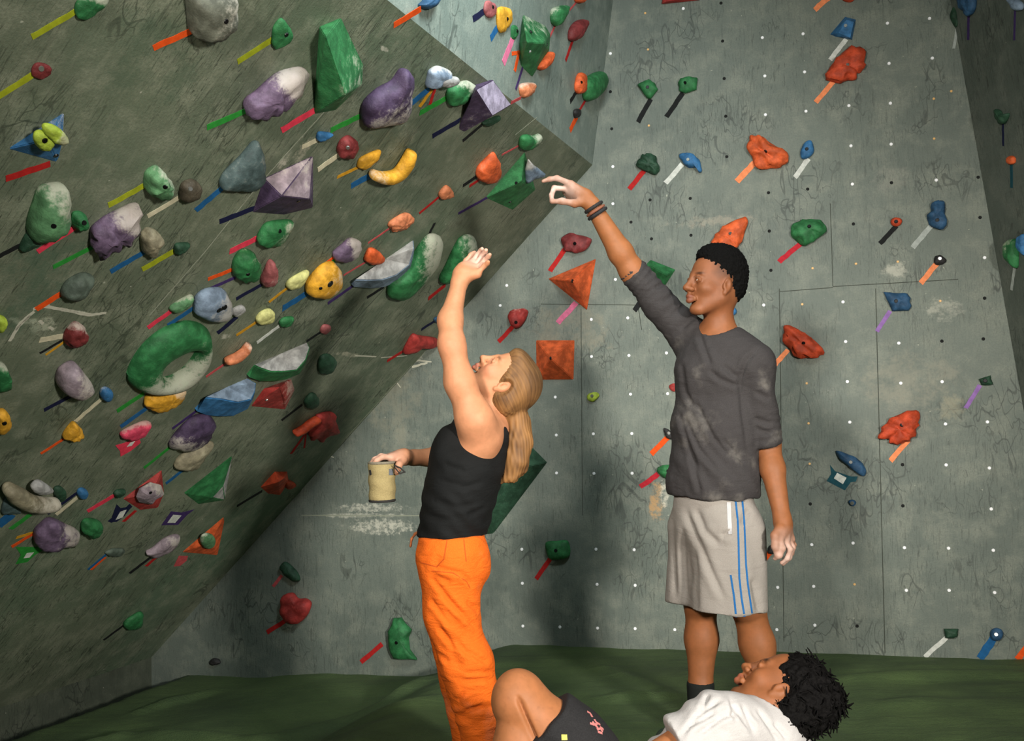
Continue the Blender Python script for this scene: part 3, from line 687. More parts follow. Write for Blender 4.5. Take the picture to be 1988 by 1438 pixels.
# the big ring
def ring_hold(pl, z, col, label, outer, inner, h, chalk, tuck):
    pn = PLN[pl]; po = catmull([zp(z, q) for q in outer], 48); pi_ = catmull([zp(z, q) for q in inner], 48)
    n = min(len(po), len(pi_)); N = 48
    def rs(a): return [a[int(i*len(a)/N) % len(a)] for i in range(N)]
    po, pi_ = rs(po), rs(pi_)
    cx = sum(q[0] for q in po)/N; cy = sum(q[1] for q in po)/N
    # align the start angle
    def order(a):
        mx = sum(q[0] for q in a)/len(a); my = sum(q[1] for q in a)/len(a)
        return sorted(a, key=lambda q: math.atan2(q[1]-my, q[0]-mx))
    mw = pn.mat(pn.hit(cx, cy)); inv = mw.inverted()
    oo = [inv @ pn.hit(q[0], q[1], h*.35) for q in po]; ii = [inv @ pn.hit(q[0], q[1], h*.6) for q in pi_]
    ci = sum(ii, Vector())/N; co_ = sum(oo, Vector())/N
    ia = sorted(ii, key=lambda q: math.atan2(q.y-ci.y, q.x-ci.x)); oa = sorted(oo, key=lambda q: math.atan2(q.y-co_.y, q.x-co_.x))
    prof = [(0,-.02),(-.02,.3),(.06,.62),(.22,.9),(.45,1.0),(.68,.95),(.88,.75),(1.0,.5),(1.04,.2),(1.0,-.02)]
    bm = bmesh.new(); rows = []
    for f, hh in prof:
        rows.append([bm.verts.new(Vector((o.x+(i.x-o.x)*f, o.y+(i.y-o.y)*f, hh*h))) for o, i in zip(oa, ia)])
    for a, b in zip(rows, rows[1:]):
        for k in range(N): bm.faces.new((a[k], a[(k+1) % N], b[(k+1) % N], b[k]))
    bmesh.ops.recalc_face_normals(bm, faces=bm.faces)
    me = bm_mesh('climbing_hold', bm); set_chalk(me, mw, chalk, cx, cy, 50)
    return finish(link('climbing_hold', me, [HM[col]], None, mw), pl, z, label, None, 'climbing hold')
ring_hold('O','f','g','large green ring hold with slot shaped hole',[(1000,600),(1090,420),(1250,270),(1450,195),(1600,235),(1620,350),(1600,480),(1500,620),(1370,695),(1180,722),(1050,690)],[(1262,600),(1295,520),(1390,455),(1500,410),(1555,430),(1470,560),(1360,635),(1285,645)],.062,(.55,.9,.95),0)
T('green','f',(900,868),(1110,728),26)
H('O','f','y','yellow shell hold under the green ring hold',[(1120,810),(1150,750),(1300,720),(1420,680),(1420,740),(1370,800),(1270,860),(1160,850)],h=.06,ridge=.2,chalk=(.6,-1,.7))
T('blue','f',(928,988),(1135,838),26)
H('O','f','dp','dark purple scoop hold below the blue half moon ledge',[(1310,1130),(1380,1030),(1500,920),(1600,900),(1650,930),(1640,1020),(1570,1110),(1440,1170),(1340,1165)],h=.07,chalk=(-.1,1,.8))
T('green','f',(1108,1305),(1315,1142),18)
H('O','f','be','beige hold nearly the colour of the wall',[(1350,1290),(1390,1230),(1480,1170),(1640,1105),(1600,1180),(1520,1290),(1440,1320),(1360,1310)],h=.06,chalk=(0,0,.1))
T('blue','h',(1278,312),(1410,208),18)
H('O','f','lp','grey purple dome hold above a dark strip',[(450,630),(480,560),(580,505),(640,560),(710,670),(660,730),(580,750),(500,720),(460,690)],h=.10,rough=.04,chalk=(1,0,.8))
T('navy','f',(338,858),(560,742),24)
H('O','f','b','round blue button hold below grey purple dome',[(776,735),(790,700),(825,688),(860,705),(866,740),(845,775),(810,785),(782,765)],h=.04,rough=.03,chalk=(-.3,-1,.4))
T('cream','f',(583,943),(790,765),24)
H('O','f','y','mustard triangular hold with orange strip',[(490,1060),(560,965),(600,970),(645,1040),(620,1070),(520,1080)],h=.05,rough=.2)
T('orange','f',(315,1193),(502,1072),16)
H('O','f','pk','pink shoe shaped hold with white top',[(930,1060),(970,1020),(1100,960),(1160,955),(1150,1000),(1090,1050),(1000,1085)],h=.05,chalk=(-.3,-1,1.1))
tape_poly('pink','f',[(890,1130),(960,1110),(1070,1062),(1085,1108),(1010,1170),(930,1215),(925,1172)],[(975,1140),(1005,1105),(1040,1095),(1015,1130)],label='pink folded tape tag under the pink shoe hold')
H('O','f','dr','dark red knob hold dusted with white',[(500,330),(520,260),(590,190),(650,220),(660,280),(620,340),(540,355)],h=.06,rough=.16,chalk=(.3,-1,.75))
T('cream','f',(303,318),(520,278),36); T('yellow','f',(350,432),(510,318),14); T('black','f',(308,418),(480,318),14)
H('O','f','y','yellow hold cut by the left edge',[(-40,900),(-20,870),(40,860),(75,910),(75,980),(40,1020),(-30,1025)],h=.05,bolt=[(35,962)])
H('O','f','g','green hold with white stripes cut by the left edge',[(-40,510),(30,500),(60,560),(75,620),(60,680),(-40,690)],h=.06,chalk=(.2,-.6,.8))
H('O','f','lm','bright lime hold at the left edge',[(-30,140),(40,145),(40,185),(5,240),(-30,240)],h=.04)
H('O','d','lg','tall pale green chalky hold at the left',[(240,640),(230,560),(280,400),(330,280),(430,245),(510,255),(530,430),(470,540),(420,570),(380,650),(300,670)],h=.10,chalk=(.5,-.4,.8),bolt=[(415,552)])
H('O','d','dg','dark green base hold under the tall pale green hold',[(150,740),(170,680),(215,600),(250,560),(260,640),(310,690),(250,720),(190,745)],h=.03)
T('black','d',(-40,800),(165,692),30)
H('O','d','g','small green cube hold above a pink strip',[(560,510),(580,460),(640,455),(685,500),(670,560),(620,590),(570,570)],h=.05,flat=True,bolt=[(650,528)])
T('pink','d',(288,748),(575,560),36)
H('O','d','p','purple fluted hold streaked with chalk',[(710,640),(730,580),(830,500),(930,450),(1070,390),(1075,470),(1020,640),(930,690),(850,730),(760,765),(720,720)],h=.08,ridge=.6,chalk=(.5,-.4,.95))
T('green','d',(405,868),(735,700),30)
H('O','d','lg','pale green fin hold on a lime strip',[(1130,220),(1150,150),(1230,105),(1270,160),(1330,220),(1320,280),(1240,320),(1140,290)],h=.08,rough=.2,bolt=[(1275,250)],chalk=(.7,-.5,.7))
T('lime','d',(833,392),(1135,225),38)
H('O','d','br','dark brown knob hold right of pale green fin',[(1395,290),(1420,230),(1490,200),(1540,230),(1535,300),(1480,350),(1400,350)],h=.05,bolt=[(1470,265,1)])
T('cream','d',(1138,474),(1400,320),30)
H('O','d','be','beige stone hold left of small dark green leaf',[(1095,650),(1120,600),(1160,575),(1220,600),(1240,660),(1200,760),(1170,790),(1110,760)],h=.06,rough=.16)
T('blue','d',(853,902),(1120,745),34)
H('O','d','dg','small dark green leaf hold on a lime strip',[(1345,730),(1370,690),(1460,685),(1450,710),(1380,770),(1350,765)],h=.03)
T('lime','d',(1098,884),(1352,738),34)
H('O','d','gg','dull green grey hold above the white chalk smear',[(480,1070),(530,990),(640,930),(720,940),(700,1000),(640,1080),(540,1120),(490,1110)],h=.06)
T('orange','d',(280,1192),(490,1058),36)
H('O','d','lg','thin pale green rim hold beside blue pocket hold',[(1310,1190),(1390,1130),(1480,1085),(1490,1110),(1430,1180),(1350,1215)],h=.035,chalk=(-.3,-1,.8))
T('pink','d',(1140,1334),(1322,1205),28)
o = H('O','d','lb','blue grey hold with a deep pocket',[(1505,1190),(1520,1110),(1600,1050),(1720,1040),(1770,1100),(1790,1190),(1760,1260),(1680,1285),(1580,1265),(1510,1230)],h=.07,rough=.05,chalk=(1,.6,.9))
for dq in ((1690,1200),(1712,1188),(1735,1178)): put_bolt(o, *zp('d', dq), M_BOLT, .012)  # overlapping black discs paint the darkness inside the pocket, no bolts here
T('blue','d',(1292,1318),(1520,1165),26)
H('O','d','w','dusty white finger hold right of the pocket hold',[(1790,1230),(1810,1190),(1870,1165),(1895,1190),(1860,1220),(1820,1245)],h=.03)
T('navy','d',(1678,1378),(1830,1250),26)
# lower left
tube('O','h','be','pale stone crescent hold at the lower left edge',[(70,350,46),(130,400,62),(220,450,60),(320,470,58),(410,460,42)],h=.07,chalk=(.6,.3,.9))
H('O','h','w','white wedge hold resting in the stone crescent',[(240,335),(300,290),(390,340),(405,372),(310,388),(260,372)],h=.04,lift=.03)
H('O','h','dg','dark green hold peeking behind stone crescent',[(420,350),(470,335),(510,380),(500,430),(450,450),(420,410)],h=.03)
H('O','h','tl','slate blue base hold at the lower left edge',[(10,520),(40,430),(85,390),(130,470),(160,530),(110,545),(40,545)],h=.03)
T('blue','h',(-20,640),(90,548),60)
T('green','h',(85,660),(240,545),26,label='green tape strip just below the stone crescent hold')
H('O','h','b','small round blue hold with twin strips',[(597,388),(610,362),(640,350),(672,365),(676,392),(655,420),(622,425),(602,410)],h=.035,rough=.03)
T('cream','h',(430,553),(608,408),22); T('navy','h',(368,545),(600,378),18)
H('O','h','dg','small dark green hold on a pink strip lower left',[(880,390),(910,365),(965,360),(960,385),(920,410),(890,410)],h=.03)
T('pink','h',(678,522),(888,398),24)
V('O','h','r','red triangular volume carrying a purple white hold',[(945,430,0),(1250,203,0),(1268,390,0),(1220,500,0),(1080,517,0),(1165,390,.045)])
H('O','h','lp','purple and white geometric hold on the red triangle',[(1055,420),(1080,360),(1170,310),(1250,330),(1275,400),(1200,440),(1170,480),(1080,460)],h=.035,lift=.03,flat=True,sharp=True,chalk=(.6,-1,.9),bolt=[(1162,382)])
T('navy','h',(850,605),(1010,480),30,label='navy tape strip folded into a tag below the red triangle volume')
tape_poly('navy','h',[(880,520),(900,470),(930,500),(1015,488),(960,560),(900,605),(850,608)],[(890,590),(925,528),(975,510),(945,570)],label='navy folded tape tag below the red triangle volume')
T('red','h',(955,602),(1048,518),18,label='red tape strip beside the navy folded tag')
V('O','h','g','dark green triangular volume with white chipped corner',[(1415,385,0),(1797,88,0),(1735,440,0),(1660,445,0),(1530,472,0),(1640,420,.035),(1722,330,.02)],white=[(1,2,3,6),(2,3,6),(2,3,5,6),(3,5,6)],chalk=(1,.6,.25))
tape_poly('purple','h',[(1245,632),(1320,525),(1400,535),(1500,510),(1440,555),(1375,628)],[(1290,612),(1335,550),(1400,555),(1350,612)],label='purple framed tape tag left of orange triangle volume')
H('O','h','g','knobbly green ball hold lower left',[(630,650),(660,600),(730,595),(790,620),(785,670),(730,715),(650,705)],h=.06,rough=.14)
H('O','h','p','lumpy purple hold with white dusted end lower left',[(270,700),(320,640),(400,590),(520,640),(600,680),(590,740),(530,780),(400,790),(290,780)],h=.08,rough=.18,chalk=(1,.1,.85))
T('orange','h',(90,798),(285,680),18); T('yellow','h',(125,728),(280,682),18)
tape_poly('green','h',[(120,800),(370,800),(270,860),(210,915),(120,932),(160,860)],[(180,885),(205,845),(260,840),(225,880)],label='green folded tape tag under lumpy purple hold')
H('O','h','lp','faded purple finger hold left of orange triangle volume',[(1130,850),(1180,820),(1280,740),(1380,710),(1370,780),(1290,840),(1180,880)],h=.05,chalk=(1,-.6,.5))
T('black','h',(1003,1002),(1160,880),16); T('red','h',(1128,948),(1205,880),16)
V('O','h','o','orange triangular volume holding a green ball',[(1403,842,0),(1728,566,0),(1735,600,0),(1680,866,0),(1620,770,.03)],chalk=(-.5,-.5,.2))
H('O','h','lg','round pale green ball hold on the orange triangle',[(1548,755),(1560,715),(1600,698),(1645,712),(1662,750),(1645,795),(1605,812),(1565,795)],h=.035,lift=.022,rough=.03,chalk=(-.5,-.5,.7))
tape_poly('rose','h',[(1340,950),(1380,868),(1450,870),(1440,905),(1390,945)],None,label='pinkish tape tag under the orange triangle volume')
H('O','h','gg','flat grey green hold blending into the lower overhang',[(810,850),(860,820),(950,815),(960,840),(920,872),(850,870)],h=.025)
T('blue','h',(678,975),(828,850),14); T('orange','h',(705,975),(815,878),12)
H('O','h','g','lone green hold low on the overhang',[(955,1400),(1000,1355),(1090,1305),(1105,1340),(1090,1410),(1030,1435),(975,1435)],h=.045)
T('black','j',(800,564),(965,442),12)
H('O','j','do','small orange hold lowest in the dark left corner',[(395,1040),(410,990),(490,985),(510,1030),(480,1060),(420,1065)],h=.04)
H('A','j','bk','small black lump at the foot of the overhang',[(1620,730),(1650,705),(1690,715),(1700,745),(1660,760),(1628,755)],h=.03)
V('O','i','do','orange gem hold right of dark green triangle',[(500,340,0),(610,220,0),(705,220,0),(720,300,0),(650,400,0),(560,390,0),(640,300,.06),(680,270,.05)],name='climbing_hold')
H('O','i','do','rust red spur hold behind the orange gem hold',[(690,300),(730,290),(775,320),(740,345),(700,350)],h=.03)
T('black','i',(318,485),(512,368),14)
H('U','c','db','dark blue hold at the overhang edge, top',[(265,40),(300,0),(310,-60),(410,-60),(370,40),(310,72)],h=.05)
T('orange','c',(55,192),(268,68),40,pl='O')
# ------------------------------------------------------------------ holds on the steep upper wall
H('U','c','rs','rose red hold left of yellow hold, upper wall',[(755,70),(770,10),(800,5),(850,50),(840,110),(795,140),(765,110)],bolt=[(822,55)])
T('navy','c',(668,148),(770,75),44)
H('U','c','y','yellow oval hold on the upper wall',[(858,170),(858,70),(900,50),(960,80),(967,150),(930,220),(900,255),(870,235)],bolt=[(935,145)])
T('blue','c',(803,298),(866,200),36)
H('U','c','g','small green hold left of big upper green volume',[(965,270),(970,200),(1010,200),(1025,250),(1000,300),(975,300)],bolt=[(1010,240)],flat=True)
T('rosy','c',(903,485),(978,288),34)
V('U','c','g','big green faceted volume on the upper wall',[(1033,330,0),(1060,112,0),(1225,195,0),(1268,262,0),(1257,390,0),(1125,595,0),(1045,515,0),(1085,325,.09),(1215,335,.10)],chalk=(.4,-1,.5),bolt=[(1118,245),(1110,398,1),(1240,345)])
T('orange','c',(968,412),(1035,405),30,label='short orange tape strip left of the big upper green volume'); T('orange','c',(1020,410),(990,552),18,label='thin orange tape strip hanging left of the big upper green volume')
T('purple','c',(998,692),(1052,520),14)
H('U','c','o','orange hold low right of the upper green volume',[(1175,520),(1200,470),(1260,400),(1282,420),(1250,500),(1200,542)],h=.05)
H('U','c','g','pale topped green hold high on the upper wall',[(1285,140),(1300,60),(1390,40),(1390,70),(1330,190),(1300,190)],h=.06,chalk=(-.6,-.5,.6))
T('rose','c',(1263,280),(1310,180),12)
H('U','c','dr','dark red hold right side of the upper wall',[(1420,300),(1430,220),(1480,160),(1540,150),(1540,190),(1500,270),(1450,318)],h=.06)
T('red','c',(1383,468),(1440,305),16)
H('U','c','o','small orange hold cut by the top edge',[(1465,-20),(1470,15),(1500,25),(1535,0),(1535,-30)],h=.04)
T('rose','c',(1415,75),(1472,8),12)
H('U','c','o','long orange hold beside rounded green hold',[(1470,640),(1490,570),(1520,565),(1532,640),(1520,710),(1490,725),(1470,700)],h=.05,bolt=[(1507,635)])
T('black','c',(1418,785),(1475,695),22)
H('U','c','g','rounded green hold in the corner of upper wall',[(1535,680),(1550,610),(1620,560),(1670,555),(1692,620),(1660,700),(1590,772),(1545,770)],h=.08,rough=.04)
T('red','c',(1485,858),(1545,760),14)
H('U','c','bk','small black hold above an orange strip, upper wall',[(1450,870),(1462,842),(1490,845),(1492,890),(1462,912)],h=.03)
T('orange','c',(1418,1005),(1472,895),26)
H('U','c','os','chalky orange hold right at the overhang edge',[(1040,665),(1060,640),(1130,640),(1137,680),(1110,730),(1065,757),(1045,720)],h=.05,chalk=(-.2,-1,.8))
T('rose','c',(962,792),(1040,752),20,pl='O')
# ------------------------------------------------------------------ holds on the back wall
H('A','k','g','green kite hold, left of the high pair',[(345,655),(435,605),(480,640),(505,690),(450,760),(420,755)],sharp=True,bolt=[(425,672)],h=.05)
T('black','k',(352,945),(452,765),36)
H('A','k','g','green blocky hold, right of the high pair',[(660,640),(680,605),(750,595),(810,605),(805,690),(720,720),(670,700)],sharp=True,bolt=[(714,640)],h=.05)
T('black','k',(572,902),(698,720),36)
H('A','k','dg','dark green layered hold above a red strip',[(340,1280),(370,1215),(430,1190),(490,1220),(520,1310),(480,1345),(420,1325)],ridge=.5,h=.06)
T('red','k',(285,1460),(400,1318),36)
H('A','k','b','blue hooked hold left of big orange hold',[(670,1190),(750,1178),(820,1230),(845,1310),(825,1332),(800,1292),(740,1292),(690,1240)],h=.05,bolt=[(738,1230,1)])
T('white','k',(566,1412),(695,1268),38)
H('A','k','o','big orange sculpted hold nearest the pointing hand',[(1195,1130),(1215,1060),(1260,1045),(1340,1065),(1500,1180),(1505,1230),(1450,1290),(1310,1297),(1245,1255),(1225,1190)],h=.07,ridge=.6,bolt=[(1337,1168)])
T('salmon','k',(1115,1400),(1258,1250),46)
H('A','k','b','blue oval hold right of big orange hold',[(1605,1170),(1640,1100),(1690,1085),(1712,1160),(1680,1210),(1620,1225)],h=.045,rough=.03,bolt=[(1655,1148)])
T('white','k',(1562,1372),(1668,1225),38)
V('A','l','b','blue slanted block hold near the top',[(260,282,0),(383,138,0),(472,160,0),(440,326,0),(290,296,0),(330,270,.04),(395,160,.045),(455,180,.045),(425,310,.045)],bolt=[(387,210,1)],name='climbing_hold')
T('white','l',(260,492),(392,322),38)
H('A','l','do','long orange ribbed hold near the top',[(220,640),(260,530),(400,400),(480,375),(540,410),(545,510),(520,590),(480,600),(470,650),(380,660),(340,685),(240,660)],h=.07,ridge=.4,bolt=[(402,532,1)])
T('salmon','l',(142,840),(285,670),40)
H('A','l','do','orange hold cut off by the top edge',[(355,-25),(380,8),(440,12),(460,-25)],h=.04)
T('salmon','l',(132,82),(245,-15),44)
H('A','k','r','long red hold sliver along the top edge',[(535,27),(538,-15),(820,-25),(830,-4),(700,10)],h=.04,sharp=True)
H('A','m','g','big green rounded hold above a crimson strip',[(185,580),(230,520),(330,490),(410,500),(440,540),(470,575),(430,620),(340,680),(280,700),(200,640)],h=.07,bolt=[(330,552)],ridge=.3)
T('crimson','m',(98,826),(262,690),38)
H('A','m','do','small round rust hold on a black strip',[(958,515),(975,490),(1005,485),(1035,492),(1046,515),(1035,542),(1000,555),(968,542)],h=.035,rough=.04,bolt=[(1000,515)])
T('black','m',(875,688),(1005,550),36)
H('A','m','db','dark blue crinkled hold near the right corner',[(1240,470),(1270,430),(1270,390),(1310,360),(1370,365),(1385,430),(1385,530),(1350,565),(1270,550),(1250,520)],h=.06,rough=.2,bolt=[(1318,505)])
T('grey','m',(1128,718),(1272,550),40)
H('A','m','bk','small black ball hold on a pale orange strip',[(1292,820),(1305,785),(1345,775),(1388,815),(1360,848),(1312,852)],h=.035,bolt=[(1338,802,1)])
T('salmon','m',(1190,995),(1315,840),42)
H('A','m','db','blue notched hold on a purple patterned strip',[(905,1060),(1000,1066),(1090,1070),(1110,1100),(1105,1140),(1122,1165),(1100,1207),(970,1210),(940,1140)],sharp=True,h=.05,bolt=[(1000,1130)])
T('lilac','m',(852,1365),(955,1205),32)
H('A','n','do','orange fan hold right of the man\'s shoulder',[(135,150),(200,130),(300,180),(400,260),(445,335),(370,380),(240,370),(190,320),(135,250)],h=.07,ridge=.5,bolt=[(286,260)])
T('salmon','n',(42,455),(168,310),38)
H('A','n','do','orange fan hold low at the right',[(865,990),(920,890),(1000,820),(1160,775),(1180,870),(1140,980),(1060,1040),(960,1030),(940,1000)],h=.07,ridge=.5,bolt=[(1045,892)])
T('salmon','n',(955,1172),(1095,1010),40)
H('A','n','dg','tiny dark green hold on a lilac strip',[(1640,540),(1730,510),(1747,580),(1690,590),(1660,585)],h=.03,sharp=True,bolt=[(1688,552)])
T('lilac','n',(1540,762),(1648,585),34)
H('A','n','db','long dark blue lens hold above a blue tag',[(540,1090),(660,1130),(730,1180),(770,1250),(740,1287),(640,1220),(560,1150)],h=.05,bolt=[(650,1180,1)])
tape_poly('teal','n',[(465,1325),(500,1270),(490,1200),(530,1250),(650,1290),(705,1290),(690,1330),(650,1335),(605,1398)],[(520,1305),(545,1262),(618,1300),(590,1350)],label='teal tape tag with white paper below the dark blue lens hold',pl='A')
H('A','o','db','small blue ring hold under the teal tag',[(632,140),(645,120),(675,120),(693,140),(680,163),(650,163)],h=.025,bolt=[(660,146,1)])
H('A','o','dg','small dark green square hold at lower right',[(1370,1115),(1478,1115),(1478,1180),(1380,1187)],sharp=True,h=.04)
T('white','o',(1218,1332),(1392,1180),36)
H('A','o','db','round blue hold with wide blue strip lower right',[(1726,1155),(1740,1122),(1780,1108),(1818,1125),(1826,1160),(1805,1198),(1765,1208),(1735,1190)],h=.04,rough=.03,bolt=[(1772,1158,1)])
T('blue','o',(1645,1345),(1755,1185),62)
H('A','o','do','orange hold out at the right edge near the mat',[(2010,1215),(2040,1190),(2080,1210),(2070,1250),(2025,1255)],h=.03)
T('orange','o',(1935,1350),(2030,1240),50)
H('A','r','dr','dark red nodular hold above orange pyramid',[(365,700),(380,650),(470,630),(590,660),(607,700),(560,760),(490,782),(440,770),(390,750)],rough=.16,h=.06,bolt=[(475,710)])
T('red','r',(280,928),(402,750),36)
V('A','r','o','orange three sided pyramid volume by the corner seam',[(262,990,0),(648,828,0),(575,1243,0),(455,1010,.15)],bolt=[(458,1008)])
T('rosy','r',(342,1342),(490,1180),44)
V('A','w','o','orange four sided pyramid volume behind the woman\'s head',[(505,215,0),(777,215,0),(770,492,0),(508,494,0),(607,345,.14)],bolt=[(607,342)])
H('A','p','r','red cup hold above the woman\'s head',[(845,680),(870,630),(930,610),(1000,625),(1002,660),(960,740),(910,772),(880,750)],h=.06,bolt=[(910,722)],chalk=(-.3,-1,.4))
T('red','p',(772,878),(888,755),34)
V('A','s','g','green triangular volume behind the man\'s raised arm',[(195,260,0),(225,228,0),(402,298,0),(300,455,0),(340,340,.07)])
T('black','s',(112,588),(240,400),34)
H('A','x','o','orange hold half hidden by the man\'s hair',[(1378,480),(1395,448),(1446,421),(1449,442),(1436,475),(1412,488),(1390,495)],h=.06,ridge=.4,bolt=[(1418,453,1)])
H('A','s','b','small blue ring hold behind the man\'s neck',[(768,590),(780,563),(805,558),(824,575),(824,605),(800,620),(775,612)],h=.03)
H('A','w','lm','small lime hold alone mid wall',[(860,610),(880,585),(930,580),(946,605),(910,642),(872,640)],h=.035,bolt=[(895,605,1)])
H('A','t','bk','black hold half hidden by the man\'s shirt',[(320,112),(370,135),(390,180),(365,190),(330,168)],h=.03,bolt=[(353,146,1)])
T('orange','t',(230,292),(348,172),38)
H('A','t','g','green oval hold half hidden by the shirt hem',[(270,410),(300,375),(380,370),(420,420),(380,462),(310,452)],h=.05,bolt=[(348,410)])
T('crimson','t',(155,520),(282,430),36)
H('A','t','bk','small black hold beside the man\'s lowered hand',[(1042,965),(1060,930),(1090,935),(1100,970),(1080,990),(1050,985)],h=.03)
T('orange','t',(970,1095),(1062,975),38)
H('A','q','g','green cup hold right of the woman\'s hips',[(1210,970),(1280,958),(1350,960),(1360,1050),(1290,1075),(1230,1060)],h=.06,rough=.04,bolt=[(1275,1018)])
T('red','q',(1152,1194),(1240,1070),28)
H('A','x','r','red sliver hold at the edge of the man\'s shirt',[(1299,748),(1312,744),(1320,752),(1312,760),(1302,757)],h=.02)
V('A','x','dg','dark green slab volume behind the woman\'s back',[(1034,868,0),(1063,897,0),(958,1036,0),(900,1040,0),(915,960,0),(1025,905,.10),(940,1000,.09)])
H('A','i','r','dark heart shaped red hold low by the shadowed corner',[(655,1200),(740,1155),(785,1200),(850,1200),(890,1240),(850,1340),(770,1390),(700,1370),(660,1290)],h=.08,rough=.12)
T('red','i',(550,1460),(700,1365),34)
H('A','i','dg','dark green finger hold above the heart shaped red hold',[(650,950),(690,915),(750,960),(790,1010),(802,1062),(740,1060),(660,990)],h=.05)
T('rose','i',(598,1105),(665,1020),24)
H('A','u','g','green jagged hold low between mat and orange trousers',[(18,370),(70,245),(140,240),(180,300),(242,360),(210,440),(222,560),(292,652),(70,642),(20,520)],h=.08,sharp=True,rough=.06,bolt=[(95,485)])
T('red','x',(701,1285),(742,1250),9)
# ------------------------------------------------------------------ holds on the right wall
H('R','l','db','dark blue hold at the top of the right wall',[(1320,10),(1350,-40),(1440,-20),(1437,80),(1400,130),(1360,80)],h=.05,rough=.2)
T('purple','l',(1396,328),(1398,110),18)
H('A','l','dg','dark green leaf hold on the upper right corner',[(1245,130),(1280,50),(1320,110),(1315,200),(1290,222)],h=.04)
T('grey','l',(1275,398),(1306,215),24)
H('R','l','lb','blue grey hold at the top right edge',[(1720,-20),(1780,-10),(1832,30),(1830,80),(1780,82),(1740,20)],h=.04)
T('purple','l',(1773,330),(1780,75),14)
H('R','l','dg','forked dark green hold on the right wall',[(1615,900),(1650,910),(1670,950),(1715,928),(1717,960),(1680,1022),(1640,980)],h=.04,rough=.18)
T('navy','l',(1683,1198),(1680,1010),14)
H('R','l','o','orange ball hold on the right wall',[(1715,1315),(1725,1285),(1750,1278),(1772,1298),(1772,1335),(1750,1350),(1725,1342)],h=.03,rough=.03)
T('teal','m',(1893,258),(1892,65),20)
H('R','m','g','pale dusted green hold on the right wall',[(1840,680),(1920,660),(1930,850),(1912,870),(1850,790)],h=.05,chalk=(-.3,-.4,.4))
T('grey','m',(1892,1045),(1917,862),18)
H('R','m','b','blue hold at the far right edge',[(1940,650),(1990,620),(2000,770),(1960,740)],h=.04)
